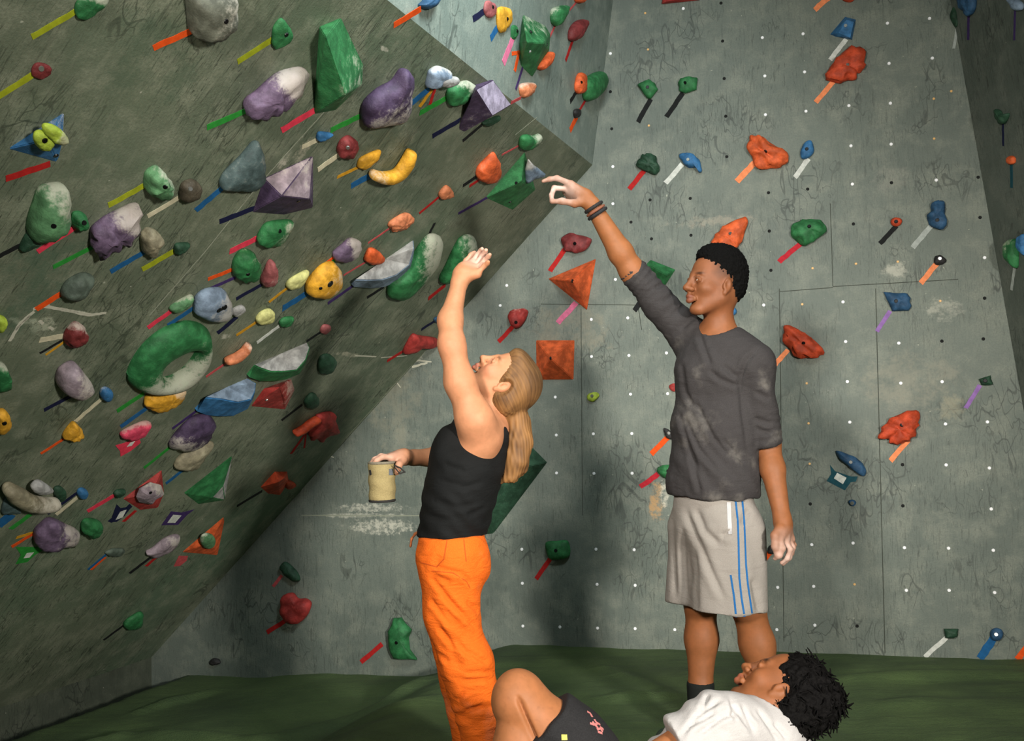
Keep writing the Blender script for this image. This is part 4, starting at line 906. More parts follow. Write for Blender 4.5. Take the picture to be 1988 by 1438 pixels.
# ------------------------------------------------------------------ people: smooth union bodies meshed with surface nets
class SDF:
    def __init__(s): s.p = []
    def cone(s, a, b, ra, rb, k=.03, wide=None, clip=(), rip=None, sub=False):
        s.p.append(('c', np.array(a, float), np.array(b, float), ra, rb, k, wide, clip, rip, sub)); return s
    def chain(s, pts, rs, k=.02, **kw):
        for i in range(len(pts)-1): s.cone(pts[i], pts[i+1], rs[i], rs[i+1], k, **kw)
        return s
    def ell(s, c, r, M=None, k=.03, clip=(), sub=False):
        s.p.append(('e', np.array(c, float), np.array(r, float), np.eye(3) if M is None else np.array(M, float), 0, k, None, clip, None, sub)); return s
    def box(s, p):
        if p[0] == 'c':
            m = max(p[3], p[4]); w = (p[6][1] if p[6] else 1.0)
            e = m*w+p[5]+.02
            return np.minimum(p[1], p[2])-e, np.maximum(p[1], p[2])+e
        e = p[2].max()+p[5]+.02
        return p[1]-e, p[1]+e
    def ev(s, p, X, Y, Z):
        if p[0] == 'c':
            a, b = p[1], p[2]; ba = b-a
            x, y, z = X-a[0], Y-a[1], Z-a[2]; bb = ba.copy()
            if p[6]:
                w = np.array(p[6][0], float); f = 1/p[6][1]-1
                t = x*w[0]+y*w[1]+z*w[2]; x = x+t*w[0]*f; y = y+t*w[1]*f; z = z+t*w[2]*f
                bb = bb+w*(bb@w)*f
            h = np.clip((x*bb[0]+y*bb[1]+z*bb[2])/max(bb@bb, 1e-9), 0, 1)
            d = np.sqrt((x-h*bb[0])**2+(y-h*bb[1])**2+(z-h*bb[2])**2)-(p[3]+(p[4]-p[3])*h)
            if p[8]:
                amp, per, ph = p[8]; L = np.linalg.norm(ba)
                d = d+amp*np.sin(h*L/per*6.283+ph+1.3*np.sin(x*40)+1.1*np.sin(z*33+y*25))
        else:
            x, y, z = X-p[1][0], Y-p[1][1], Z-p[1][2]; M = p[3]
            u = [x*M[0][i]+y*M[1][i]+z*M[2][i] for i in range(3)]      # columns of M are the axes
            r = p[2]
            k0 = np.sqrt((u[0]/r[0])**2+(u[1]/r[1])**2+(u[2]/r[2])**2)+1e-9
            k1 = np.sqrt((u[0]/r[0]**2)**2+(u[1]/r[1]**2)**2+(u[2]/r[2]**2)**2)+1e-9
            d = k0*(k0-1)/k1
        for q, n in p[7]:
            d = np.maximum(d, (X-q[0])*n[0]+(Y-q[1])*n[1]+(Z-q[2])*n[2])
        return d
    def field(s, xs, ys, zs, clips=()):
        Df = np.full((len(xs), len(ys), len(zs)), .2, np.float32)
        for p in s.p:
            lo, hi = s.box(p)
            i0, i1 = np.searchsorted(xs, [lo[0], hi[0]]); j0, j1 = np.searchsorted(ys, [lo[1], hi[1]]); k0, k1 = np.searchsorted(zs, [lo[2], hi[2]])
            if i1 <= i0 or j1 <= j0 or k1 <= k0: continue
            d = s.ev(p, xs[i0:i1, None, None], ys[None, j0:j1, None], zs[None, None, k0:k1]).astype(np.float32)
            a = Df[i0:i1, j0:j1, k0:k1]; k = p[5]
            if p[9]:
                h = np.maximum(k-np.abs(a+d), 0)/k; Df[i0:i1, j0:j1, k0:k1] = np.maximum(a, -d)+h*h*k*.25
            else:
                h = np.maximum(k-np.abs(a-d), 0)/k; Df[i0:i1, j0:j1, k0:k1] = np.minimum(a, d)-h*h*k*.25
        for q, n in clips:
            Df = np.maximum(Df, ((xs[:, None, None]-q[0])*n[0]+(ys[None, :, None]-q[1])*n[1]+(zs[None, None, :]-q[2])*n[2]).astype(np.float32))
        return Df
    def axes(s, res, fine):
        los, his = zip(*[s.box(p) for p in s.p if not p[9]])
        lo = np.min(los, 0); hi = np.max(his, 0); out = []
        for ax in range(3):
            v = [lo[ax]]
            while v[-1] < hi[ax]:
                st = res
                for c, r, fr_ in fine:
                    if c[ax]-r-fr_ <= v[-1] <= c[ax]+r: st = min(st, fr_)
                v.append(v[-1]+st)
            out.append(np.array(v))
        return out
    def mesh(s, name, res=.008, fine=(), clips=(), smooth=1):
        xs, ys, zs = s.axes(res, fine)
        Df = s.field(xs, ys, zs, clips)
        return nets(name, Df, xs, ys, zs, smooth)
def nets(name, Df, xs, ys, zs, smooth=1):
    S = Df < 0
    c = S[:-1, :-1, :-1].astype(np.int8)
    for dx in (0, 1):
        for dy in (0, 1):
            for dz in (0, 1):
                if dx+dy+dz: c = c+S[dx:S.shape[0]-1+dx, dy:S.shape[1]-1+dy, dz:S.shape[2]-1+dz]
    I, J, K = np.nonzero((c > 0) & (c < 8))
    idx = np.full(c.shape, -1, np.int32); idx[I, J, K] = np.arange(len(I))
    acc = np.zeros((len(I), 3)); cnt = np.zeros(len(I)); gx = (xs, ys, zs)
    corner = {}
    for dx in (0, 1):
        for dy in (0, 1):
            for dz in (0, 1): corner[(dx, dy, dz)] = Df[I+dx, J+dy, K+dz]
    for a in corner:
        for ax in range(3):
            if a[ax]: continue
            b = list(a); b[ax] = 1; b = tuple(b)
            va, vb = corner[a], corner[b]; m = (va < 0) != (vb < 0)
            t = np.where(m, va/np.where(m, va-vb, 1), 0)
            pa = np.stack([xs[I+a[0]], ys[J+a[1]], zs[K+a[2]]], 1); pb = np.stack([xs[I+b[0]], ys[J+b[1]], zs[K+b[2]]], 1)
            acc += np.where(m[:, None], pa+(pb-pa)*t[:, None], 0); cnt += m
    V = acc/np.maximum(cnt, 1)[:, None]
    quads = []
    for ax in range(3):
        o1, o2 = [(1, 2), (2, 0), (0, 1)][ax]
        sl0 = [slice(None)]*3; sl1 = [slice(None)]*3; sl0[ax] = slice(0, -1); sl1[ax] = slice(1, None)
        m = S[tuple(sl0)] != S[tuple(sl1)]
        E = np.array(np.nonzero(m)).T
        ok = np.ones(len(E), bool)
        for o in (o1, o2): ok &= (E[:, o] > 0) & (E[:, o] < S.shape[o]-1)
        E = E[ok]; ins = S[tuple(E.T)]
        q = []
        for d1, d2 in ((0, 0), (1, 0), (1, 1), (0, 1)):
            e = E.copy(); e[:, o1] -= d1; e[:, o2] -= d2; q.append(idx[tuple(e.T)])
        q = np.stack(q, 1); q[~ins] = q[~ins][:, ::-1]
        quads.append(q)
    Q = np.concatenate(quads); Q = Q[(Q >= 0).all(1)]
    for _ in range(smooth):
        A = np.zeros_like(V); n = np.zeros(len(V))
        for i in range(4):
            a, b = Q[:, i], Q[:, (i+1) % 4]
            np.add.at(A, a, V[b]); np.add.at(n, a, 1); np.add.at(A, b, V[a]); np.add.at(n, b, 1)
        V = V*.5+.5*A/np.maximum(n, 1)[:, None]
    me = bpy.data.meshes.new(name)
    me.vertices.add(len(V)); me.vertices.foreach_set('co', V.astype(np.float32).ravel())
    me.loops.add(len(Q)*4); me.loops.foreach_set('vertex_index', Q.astype(np.int32).ravel())
    me.polygons.add(len(Q)); me.polygons.foreach_set('loop_start', np.arange(0, len(Q)*4, 4, dtype=np.int32))
    me.update(calc_edges=True); me.validate()
    me.polygons.foreach_set('use_smooth', [True]*len(me.polygons))
    return me
def vco(me): a = np.empty(len(me.vertices)*3, np.float32); me.vertices.foreach_get('co', a); return a.reshape(-1, 3).astype(float)
def vno(me): a = np.empty(len(me.vertices)*3, np.float32); me.vertex_normals.foreach_get('vector', a); return a.reshape(-1, 3).astype(float)
def vset(me, V): me.vertices.foreach_set('co', V.astype(np.float32).ravel()); me.update()
def paint(me, rgb):
    at = me.color_attributes.new('tone', 'FLOAT_COLOR', 'POINT')
    at.data.foreach_set('color', np.concatenate([rgb, np.ones((len(rgb), 1))], 1).astype(np.float32).ravel())
def displace(me, f):
    V = vco(me); N = vno(me); vset(me, V+N*f(V)[:, None])
def nz(V, s, seed=0.0):
    o = np.empty(len(V)); 
    for i, v in enumerate(V): o[i] = noise.noise(Vector((v[0]*s+seed, v[1]*s, v[2]*s)))
    return o
def skin_mat(name):
    t = NT(name); co = t.objco(); a = t.attr('tone').outputs['Color']
    n = t.noise(co, 35, 4); n2 = t.noise(co, 400, 2)
    k = t.n('ShaderNodeMix', data_type='RGBA', blend_type='MULTIPLY'); k.inputs[0].default_value = 1
    t.l(a, k.inputs[6]); t.l(t.mix(t.ramp(n, .3, .75), (.88,.86,.84), (1.05,1.0,1.0)), k.inputs[7])
    t.l(k.outputs[2], t.b.inputs['Base Color'])
    t.b.inputs['Roughness'].default_value = .58; t.b.inputs['Specular IOR Level'].default_value = .32
    
    t.bump(n2, .12, .001); return t.m
def cloth_mat(name, rgb, var=.18, weave=420, strength=.25, dust=0.0, fold=0.0, rough=.85):
    t = NT(name); co = t.objco(); c = lin(rgb)
    n = t.noise(co, 6, 5); n2 = t.noise(co, weave, 2); n3 = t.noise(t.mapping(co, rot=(.3,.4,.5), sc=(10,10,28)), 1.0, 4, .55, .8)
    col = t.mix(t.ramp(n2, .25, .8), tuple(v*(1-var) for v in c), tuple(min(1, v*(1+var)) for v in c))
    if dust: col = t.mix(t.math('MULTIPLY', t.ramp(n, .55, .75), dust), col, CHALK)
    t.l(col, t.b.inputs['Base Color']); t.b.inputs['Roughness'].default_value = rough
    t.b.inputs['Specular IOR Level'].default_value = .25
    t.bump(t.math('ADD', t.math('MULTIPLY', n3, fold), t.math('MULTIPLY', n2, .2)), strength, .02); return t.m
def hair_mat(name, c0, c1, sc=(300,300,12), rough=.45, axis=None):
    t = NT(name); t.b.inputs['Specular IOR Level'].default_value = .1; co = t.objco()
    if axis is not None: co = t.mapping(co, rot=axis)
    n = t.noise(t.mapping(co, sc=sc), 1.0, 4, .6, .3)
    t.l(t.mix(t.ramp(n, .32, .68), lin(c0), lin(c1)), t.b.inputs['Base Color']); t.b.inputs['Roughness'].default_value = rough
    t.bump(n, .6, .004); return t.m
def crease(me, lines, depth=.008, w=4.5, ridge=.5, facing=True):
    """press fold lines, measured in the picture, into the side of a garment that faces the room"""
    V = vco(me); N = vno(me)
    q = V-np.array(C0); f_ = np.array(fw); d = q@f_
    pv = np.stack([994+F*(q@np.array(rc))/d, 719-F*(q@np.array(uc))/d], 1)
    tot = np.zeros(len(V))
    for ln in lines:
        best = np.full(len(V), 1e9); side = np.zeros(len(V)); endf = np.ones(len(V))
        L = sum(math.hypot(b[0]-a[0], b[1]-a[1]) for a, b in zip(ln, ln[1:])); s0 = 0
        for a, b in zip(ln, ln[1:]):
            a_ = np.array(a, float); ab = np.array(b, float)-a_; sl = math.hypot(*ab)
            t = np.clip(((pv-a_)@ab)/(ab@ab), 0, 1); r = pv-a_-t[:, None]*ab; dd = np.linalg.norm(r, axis=1)
            m = dd < best; best = np.where(m, dd, best); side = np.where(m, np.sign(ab[0]*r[:, 1]-ab[1]*r[:, 0]), side)
            u = (s0+t*sl)/L; endf = np.where(m, np.clip(np.minimum(u, 1-u)*6, 0, 1), endf); s0 += sl
        x = best*side
        tot += endf*(-np.exp(-(x/w)**2)+ridge*np.exp(-((x-2.1*w)/(1.3*w))**2)+.4*ridge*np.exp(-((x+2.1*w)/(1.3*w))**2))
    front = np.clip(-(N*(q/np.linalg.norm(q, axis=1)[:, None])).sum(1)*1.6, 0, 1)
    vset(me, V+N*(depth*tot*front)[:, None])
class Head:
    """local frame: x forward, y to the person's left, z up; eyes at z = 0"""
    def __init__(s, c, fwd, up, scale=1.0):
        f = Vector(fwd).normalized(); u = Vector(up); u = (u-f*u.dot(f)).normalized(); l = u.cross(f)
        s.M = np.array([[f[i], l[i], u[i]] for i in range(3)]); s.c = np.array(c, float); s.k = scale
    def w(s, x, y, z): return s.c+s.M@(np.array([x, y, z], float)*s.k)
    def loc(s, V): return (V-s.c)@s.M/s.k
    def d(s, x, y, z): return s.M@np.array([x, y, z], float)
    def build(s, S, broad=1.0, lips=1.0, nose=1.0, brow=1.0, jaw=1.0):
        k = s.k; w = s.w
        E = lambda c, r, kk=.02, sub=False: S.ell(w(*c), np.array(r)*k, s.M, kk*k, sub=sub)
        Cn = lambda a, b, ra, rb, kk=.012, sub=False: S.cone(w(*a), w(*b), ra*k, rb*k, kk*k, sub=sub)
        E((-.012,0,.036), (.099,.077,.084), .02)
        E((.022,0,-.028), (.062,.062,.082), .03)
        E((-.03,0,-.03), (.07,.062,.06), .03)
        for y in (-1, 1):
            Cn((-.008,.05*y*jaw,-.055), (.052,.02*y*jaw,-.105), .020, .016, .03)
            E((.050,.042*y,-.028), (.026,.022,.022), .02)
            Cn((.070,.040*y,.020), (.083,.010*y,.016), .0085*brow, .010*brow, .018)
        E((.064,0,-.104), (.017,.021,.015), .02)
        for y in (-1, 1):
            E((.092,.032*y,.000), (.016,.020,.013), .016, True)
            E((.073,.032*y,-.001), (.0135,.0150,.0125), .006)
            Cn((.082,.046*y,-.001), (.087,.032*y,.0075), .0035, .0042, .006); Cn((.087,.032*y,.0075), (.082,.017*y,.001), .0042, .003, .006)
            Cn((.081,.045*y,-.007), (.084,.030*y,-.0095), .003, .0035, .006)
        Cn((.086,0,.010), (.106,0,-.030), .0085, .0115*nose, .014)
        E((.109,0,-.033), (.011*nose,.013*broad,.010), .008)
        for y in (-1, 1):
            E((.095,.0135*y*broad,-.037), (.011,.0085*broad,.0085), .008)
            E((.100,.007*y*broad,-.046), (.005,.004,.004), .003, True)
        Cn((.092,0,-.048), (.093,0,-.056), .008, .006, .012)
        Cn((.082,.022,-.066), (.0945,.005,-.0625), .0045*lips, .0072*lips, .007); Cn((.082,-.022,-.066), (.0945,-.005,-.0625), .0045*lips, .0072*lips, .007); Cn((.0945,.006,-.0625), (.0945,-.006,-.0625), .0066*lips, .0066*lips, .005)
        Cn((.080,.020,-.0735), (.092,.004,-.0765), .0045*lips, .0075*lips, .007); Cn((.080,-.020,-.0735), (.092,-.004,-.0765), .0045*lips, .0075*lips, .007); Cn((.092,.005,-.0765), (.092,-.005,-.0765), .0072*lips, .0072*lips, .005)
        Cn((.088,.022,-.0693), (.102,.008,-.0693), .0017, .0019, .003, True); Cn((.088,-.022,-.0693), (.102,-.008,-.0693), .0017, .0019, .003, True); Cn((.102,.009,-.0693), (.102,-.009,-.0693), .0019, .0019, .003, True)
        for y in (-1, 1):
            R = np.array([s.d(.93,.25*y,.1)/np.linalg.norm(s.d(.93,.25*y,.1)), s.d(-.25*y,.96,0), s.d(-.1,0,1)]).T
            S.ell(w(-.014,.078*y,-.012), np.array([.018,.0075,.027])*k, R, .006*k)
            S.ell(w(-.008,.086*y,-.010), np.array([.010,.007,.015])*k, R, .006*k, sub=True)
            Cn((.0,.079*y,-.012), (.0,.077*y,-.022), .005, .005, .005)
            E((-.006,.077*y,-.040), (.008,.006,.009), .006)
    def tone(s, V, base, lip, brow_c, cols):
        """fills cols where V is on the head"""
        L = s.loc(V); on = (np.abs(L) < np.array([.14,.10,.16])).all(1)
        def blob(c, r): return np.clip(1.25-np.sqrt((((L-np.array(c))/np.array(r))**2).sum(1)), 0, 1)*on
        m = np.clip(blob((.094,0,-.0625), (.014,.026,.0085))+blob((.092,0,-.0765), (.014,.024,.0095)), 0, 1)*(L[:, 0] > .074)
        cols[:] = cols*(1-m[:, None])+np.array(lip)*m[:, None]
        m = np.clip(blob((.080,.036,.0215), (.02,.020,.0055))+blob((.080,-.036,.0215), (.02,.020,.0055)), 0, 1)*.9*(L[:, 0] > .05)
        cols[:] = cols*(1-m[:, None])+np.array(brow_c)*m[:, None]
        m = np.clip(blob((.086,.032,.0068), (.010,.016,.003))+blob((.086,-.032,.0068), (.010,.016,.003)), 0, 1)*.7
        cols[:] = cols*(1-m[:, None])+np.array(brow_c)*m[:, None]
    def eyes(s, parent, look=(1,0,.1), skin=None):
        for y in (-1, 1):
            bm = bmesh.new(); bmesh.ops.create_uvsphere(bm, u_segments=20, v_segments=14, radius=.0118*s.k)
            d = (Vector(s.d(*look))).normalized()
            me = bm_mesh('eye', bm)
            me.materials.append(M_EYE); me.materials.append(M_IRIS)
            for p in me.polygons:
                if Vector(p.center).normalized().dot(d) > .86: p.material_index = 1
            mw = Matrix.Translation(s.w(.0765,.032*y,-.001))
            link('eye', me, (), parent, mw)
M_EYE = flat_mat('eye_white', (215,205,192), .2); M_IRIS = flat_mat('eye_iris', (32,20,14), .15)
def V3(*a): return np.array(P(*a))
def sub(name, parent, me, mats): return link(name, me, mats, parent, Matrix.Identity(4))
def stroke(name, parent, target, pts, w, mat, lift=.0015, closed=False):
    """a narrow band laid onto the surface of a mesh along picture points"""
    me = target.data
    bvh = BVHTree.FromPolygons([v.co for v in me.vertices], [p.vertices[:] for p in me.polygons])
    P3 = []
    for a, b in zip(pts, pts[1:]):
        n = max(2, int(math.hypot(b[0]-a[0], b[1]-a[1])/6))
        for i in range(n+(b is pts[-1])):
            x = a[0]+(b[0]-a[0])*i/n; y = a[1]+(b[1]-a[1])*i/n
            h = bvh.ray_cast(C0, ray(x, y).normalized())
            if h[0] is not None:
                nn = h[1] if h[1].dot(ray(x, y)) < 0 else -h[1]
                P3.append((h[0]+nn*lift, nn))
    if len(P3) < 2: return None
    bm = bmesh.new(); rows = []
    for i, (p, nn) in enumerate(P3):
        t = (P3[min(len(P3)-1, i+1)][0]-P3[max(0, i-1)][0]).normalized(); sd = nn.cross(t).normalized()
        rows.append([bm.verts.new(p+sd*w/2), bm.verts.new(p-sd*w/2), bm.verts.new(p-sd*w/2-nn*.003), bm.verts.new(p+sd*w/2-nn*.003)])
    for a, b in zip(rows, rows[1:]):
        for i in range(4): bm.faces.new((a[i], a[(i+1) % 4], b[(i+1) % 4], b[i]))
    bm.faces.new(rows[0]); bm.faces.new(rows[-1][::-1])
    bmesh.ops.recalc_face_normals(bm, faces=bm.faces)
    return sub(name, parent, bm_mesh(name, bm, False), [mat])
def zq(z): return lambda x, y: zp(z, (x, y))
M_SKIN = skin_mat('skin')
# ================================================================== the woman
def woman():
    Y = 3.40; p = lambda x, y, dy=0.0: V3(x, y, Y+dy)
    floor0 = 0.0
    root = empty('person', p(955, 1508)); root.location.z = 0; PMW[root.name] = Matrix.Translation(root.location)
    tag(root, 'blonde woman in black tank top and orange trousers reaching up with her left arm', 'person')
    W = (0, 1, 0)
    H_ = Head(p(979, 739), (-.42,-.10,.90), (.905,0,.42), .97)
    S = SDF()
    H_.build(S, broad=.85, lips=.85, nose=.88, brow=.8, jaw=.92)
    nb = p(938, 838, .02)
    S.cone(H_.w(-.022,0,-.055), p(940, 800, .02), .052, .050, .03); S.cone(p(940, 800, .02), nb, .050, .07, .05)
    S.cone(nb, p(905, 905), .098, .105, .06, wide=(W, 1.35)); S.cone(p(905, 905), p(888, 975), .098, .095, .06, wide=(W, 1.3)); S.cone(p(888, 975), p(878, 1070), .10, .105, .06, wide=(W, 1.45))
    # raised left arm, nearest to the camera
    sh, el, wr = p(922, 815, -.15), p(877, 668, -.17), p(892, 548, -.05)
    S.cone(p(934, 850, -.11), sh, .066, .060, .05); S.cone(sh, p(893, 742, -.165), .055, .0485, .04); S.cone(p(893, 742, -.165), el, .0485, .0395, .03)
    S.cone(el, p(874, 622, -.13), .0385, .0385, .04); S.cone(p(874, 622, -.13), wr, .0385, .0262, .03)
    f = lambda x, y, dy: V3(*zp('p', (x, y)), Y+dy)
    q = zq('p')
    S.cone(wr, f(500, 300, -.02), .026, .027, .02); S.cone(f(470, 330, -.03), f(575, 255, .015), .024, .020, .02); S.cone(f(480, 345, -.04), f(600, 300, -.025), .023, .019, .02); S.cone(f(500, 350, -.05), f(600, 335, -.055), .022, .017, .02)
    fr_ = [(f(565, 245, .015), f(605, 185, .02), f(632, 150, .01), f(640, 136, -.005), .0098), (f(590, 265, -.003), f(640, 200, .0), f(665, 160, -.015), f(672, 146, -.028), .0098),
           (f(610, 290, -.025), f(665, 225, -.025), f(692, 195, -.04), f(702, 182, -.05), .0094), (f(612, 325, -.055), f(660, 270, -.06), f(683, 250, -.07), f(690, 238, -.078), .0085)]
    for a, b, c, d, r in fr_: S.chain([a, b, c, d], [r*1.12, r, r*.9, r*.75], .006)
    S.chain([f(480, 300, .01), f(520, 235, .045), f(555, 190, .055), f(580, 165, .05)], [.014,.012,.010,.008], .01)      # thumb behind the palm
    # right arm, reaching forward below the chest, hand over the chalk bag
    s2, e2, w2 = p(935, 842, .17), p(900, 880, .34), p(803, 888, .16)
    S.cone(p(935, 850, .10), s2, .066, .055, .05); S.cone(s2, e2, .052, .043, .03); S.cone(e2, p(850, 888, .25), .042, .041, .03); S.cone(p(850, 888, .25), w2, .041, .027, .02)
    g = lambda x, y, dy: V3(*zp('i', (x, y)), Y+dy)
    S.cone(w2, g(1590, 112, .10), .026, .026, .02); S.cone(g(1610, 95, .10), g(1510, 112, .055), .022, .017, .02); S.cone(g(1610, 105, .12), g(1500, 112, .09), .022, .017, .02); S.cone(g(1610, 110, .13), g(1505, 118, .115), .02, .016, .02)
    for a, b, c, d, r in [(g(1510, 110, .05), g(1440, 108, .03), g(1395, 135, .025), g(1365, 168, .03), .0095), (g(1500, 108, .075), g(1430, 100, .06), g(1380, 125, .055), g(1350, 160, .055), .0095),
                          (g(1500, 110, .10), g(1432, 104, .09), g(1390, 130, .085), g(1362, 165, .08), .009), (g(1505, 116, .12), g(1450, 114, .115), g(1415, 140, .11), g(1395, 170, .105), .0082)]:
        S.chain([a, b, c, d], [r*1.12, r, r*.9, r*.78], .006)
    S.chain([g(1600, 130, .07), g(1570, 165, .04), g(1560, 205, .03), g(1552, 232, .032)], [.014,.011,.0095,.008], .01)
    # legs inside the trousers, feet on the mat
    for dy, kx, ax in ((-.085, 905, 950), (.10, 898, 930)):
        S.cone(p(880, 1090, dy), p(kx, 1310, dy), .085, .055, .05); S.cone(p(kx, 1310, dy), p(ax, 1470, dy), .052, .036, .03)
        a = p(ax, 1470, dy); a2 = a.copy(); a2[2] = .035; S.cone(a, a2, .036, .034, .03); b = a2+np.array([-.16,-.01,-.008]); S.cone(a2, b, .036, .024, .03)
    hc = H_.c
    body = S.mesh('body', .0085, [(hc, .125, .0034), (np.array(f(580, 250, 0)), .075, .0036), (np.array(g(1480, 130, .07)), .075, .0036)])
    V = vco(body); base = np.array(lin((180,125,90))); cols = np.tile(base, (len(V), 1))
    def bl(c, r): return np.clip(1.2-np.linalg.norm(V-c, axis=1)/r, 0, 1)
    pale = np.array(lin((206,174,160)))
    for c, r, a in ((f(640, 200, 0), .075, .8), (g(1440, 130, .06), .085, .6)): m = bl(c, r)*a; cols = cols*(1-m[:, None])+pale*m[:, None]
    m = bl(el, .05)*.35; cols = cols*(1-m[:, None])+np.array(lin((206,128,104)))*m[:, None]
    m = bl(H_.w(.06,.05,-.03), .035)*.3; cols = cols*(1-m[:, None])+np.array(lin((214,130,108)))*m[:, None]
    H_.tone(V, base, lin((186,104,92)), lin((120,84,56)), cols)
    paint(body, cols); bo = sub('body', root, body, [M_SKIN])
    H_.eyes(root, (1,.1,-.25))
    # hair: smooth cap gathered low behind, then the tail
    S = SDF(); w = H_.w; k = H_.k
    S.ell(w(-.022,0,.040), np.array([.101,.084,.091])*k, H_.M, .02)
    S.ell(w(-.055,0,-.01), np.array([.075,.080,.085])*k, H_.M, .03)
    S.ell(w(.035,0,.082), np.array([.052,.060,.036])*k, H_.M, .02)
    tie = p(992, 806, .0)
    for y in (-.055, 0, .055): S.cone(w(-.06,y,-.02), tie, .042, .022, .04)
    S.cone(w(-.01,.072,.01), p(985, 790, -.06), .022, .018, .03); S.cone(w(-.01,-.072,.01), p(990, 790, .06), .022, .018, .03)
    S.ell(w(.075,0,-.035), np.array([.062,.11,.075])*k, H_.M, .02, sub=True)
    S.ell(w(-.012,.092,-.014), np.array([.024,.022,.036])*k, H_.M, .012, sub=True); S.ell(w(-.012,-.092,-.014), np.array([.024,.022,.036])*k, H_.M, .012, sub=True)
    tail = [tie, p(1006, 822, -.01), p(1008, 858, -.02), p(1002, 895, -.03), p(994, 925, -.035)]
    S.chain(tail, [.020,.036,.042,.036,.022], .03)
    for x, y, dy, r in ((982, 932, -.04, .010), (998, 928, -.05, .010), (1015, 918, -.02, .010), (972, 938, -.03, .008), (1005, 925, -.01, .009), (1020, 912, -.03, .007)):
        S.cone(p(1002, 880, -.03), p(x, y, dy), .024, r*.5, .02)
    hair = S.mesh('hair', .0045, ())
    L = H_.loc(vco(hair)); Vw = vco(hair)
    ang = np.arctan2(L[:, 1], L[:, 2]+.02)
    istail = (Vw[:, 2] < tie[2]+.01)
    groove = np.where(istail, np.sin(Vw[:, 0]*430+Vw[:, 1]*310+2*np.sin(Vw[:, 2]*22))*.6+np.sin(Vw[:, 0]*210-Vw[:, 1]*260+1.5)*.6, np.sin(ang*47+.9*np.sin(L[:, 0]*14))*.55+np.sin(ang*83+1+.8*np.sin(L[:, 0]*11))*.5)
    displace(hair, lambda V: groove*np.where(istail, .0018, .0007))
    tone = np.clip(.5+.17*groove+.5*nz(Vw, 18)+.25*nz(Vw*np.array([1,1,.25]), 90), 0, 1)[:, None]
    root_ = np.clip((L[:, 2]+.0)/.12, 0, 1)[:, None]*(~istail)[:, None]
    c = np.array(lin((70,46,26)))*(1-tone)+np.array(lin((146,104,60)))*tone
    c = c*(1-.6*root_)+np.array(lin((66,48,30)))*.6*root_
    paint(hair, c)
    t = NT('blonde_hair'); t.l(t.attr('tone').outputs['Color'], t.b.inputs['Base Color']); t.b.inputs['Roughness'].default_value = .62; t.b.inputs['Specular IOR Level'].default_value = .25
    n = t.noise(t.mapping(t.objco(), rot=(0,.35,0), sc=(320,320,14)), 1.0, 3); t.bump(n, .3, .0015)
    sub('hair', root, hair, [t.m])
    S = SDF()                                                                                   # hair tie
    for i in range(14):
        a0_ = 2*math.pi*i/14; a1_ = 2*math.pi*(i+1)/14
        S.cone(tie+np.array([.018*math.cos(a0_), .024*math.sin(a0_), .012*math.cos(a0_)]), tie+np.array([.018*math.cos(a1_), .024*math.sin(a1_), .012*math.cos(a1_)]), .0065, .0065, .004)
    sub('hair_tie', root, S.mesh('hair_tie', .004), [flat_mat('hair_tie_dark', (34,28,26), .9)])
    # tank top
    S = SDF(); o = .013
    S.cone(p(932, 848, .02), p(906, 905, 0), .096+o, .107+o, .06, wide=(W, 1.33)); S.cone(p(906, 905), p(889, 975), .100+o, .096+o, .06, wide=(W, 1.3)); S.cone(p(889, 975), p(876, 1045), .099+o, .105+o, .06, wide=(W, 1.42))
    S.ell(p(872, 868, -.07), (.05,.06,.055), None, .05); S.ell(p(872, 868, .08), (.05,.06,.055), None, .05)
    S.cone(p(905, 830, -.075), p(880, 850, -.085), .032, .045, .03); S.cone(p(905, 830, .09), p(880, 850, .09), .032, .045, .03)
    S.cone(p(965, 850, -.06), p(950, 905, -.05), .028, .03, .04); S.cone(p(965, 850, .08), p(950, 905, .07), .028, .03, .04)
    # arm holes and neckline
    S.ell(p(932, 832, -.215), (.074,.125,.086), None, .012, sub=True); S.ell(p(932, 832, .25), (.072,.12,.085), None, .012, sub=True)
    S.ell(p(940, 800, .02), (.085,.062,.075), None, .012, sub=True)
    hem = p(880, 1037)
    top = S.mesh('tank_top', .0062, (), [(hem, (-.02,0,-1)), (p(950, 790), (0,0,1))])
    displace(top, lambda V: .0022*np.sin(V[:, 2]*95+V[:, 0]*60+2.2*np.sin(V[:, 0]*22+V[:, 1]*9))*np.clip((p(0, 930)[2]-V[:, 2])*8, 0, 1)+.003*nz(V, 22))
    crease(top, [((850,930),(900,945),(940,935)), ((838,970),(890,985),(935,975)), ((828,1000),(880,1012)), ((905,1000),(945,985)), ((860,900),(905,915))], .004, 5)
    sub('tank_top', root, top, [cloth_mat('black_cotton', (11,12,12), .3, 380, .3, 0, 1.0)])
    # necklace cord
    # trousers
    S = SDF()
    S.cone(p(877, 1030), p(876, 1085), .112, .116, .06, wide=(W, 1.38))
    S.ell(p(905, 1090, -.06), (.075,.085,.085), None, .05); S.ell(p(905, 1090, .07), (.075,.085,.085), None, .05)
    n1 = p(870, 1100, -.085)
    S.cone(p(877, 1085, -.08), p(876, 1190, -.09), .108, .088, .05); S.cone(p(876, 1190, -.09), p(905, 1290, -.09), .084, .088, .04); S.cone(p(905, 1290, -.09), p(918, 1335, -.09), .088, .078, .03)
    S.cone(p(918, 1335, -.09), p(932, 1400, -.09), .080, .070, .03, rip=(.004,.05,0)); S.cone(p(932, 1400, -.09), p(948, 1492, -.09), .070, .074, .03)
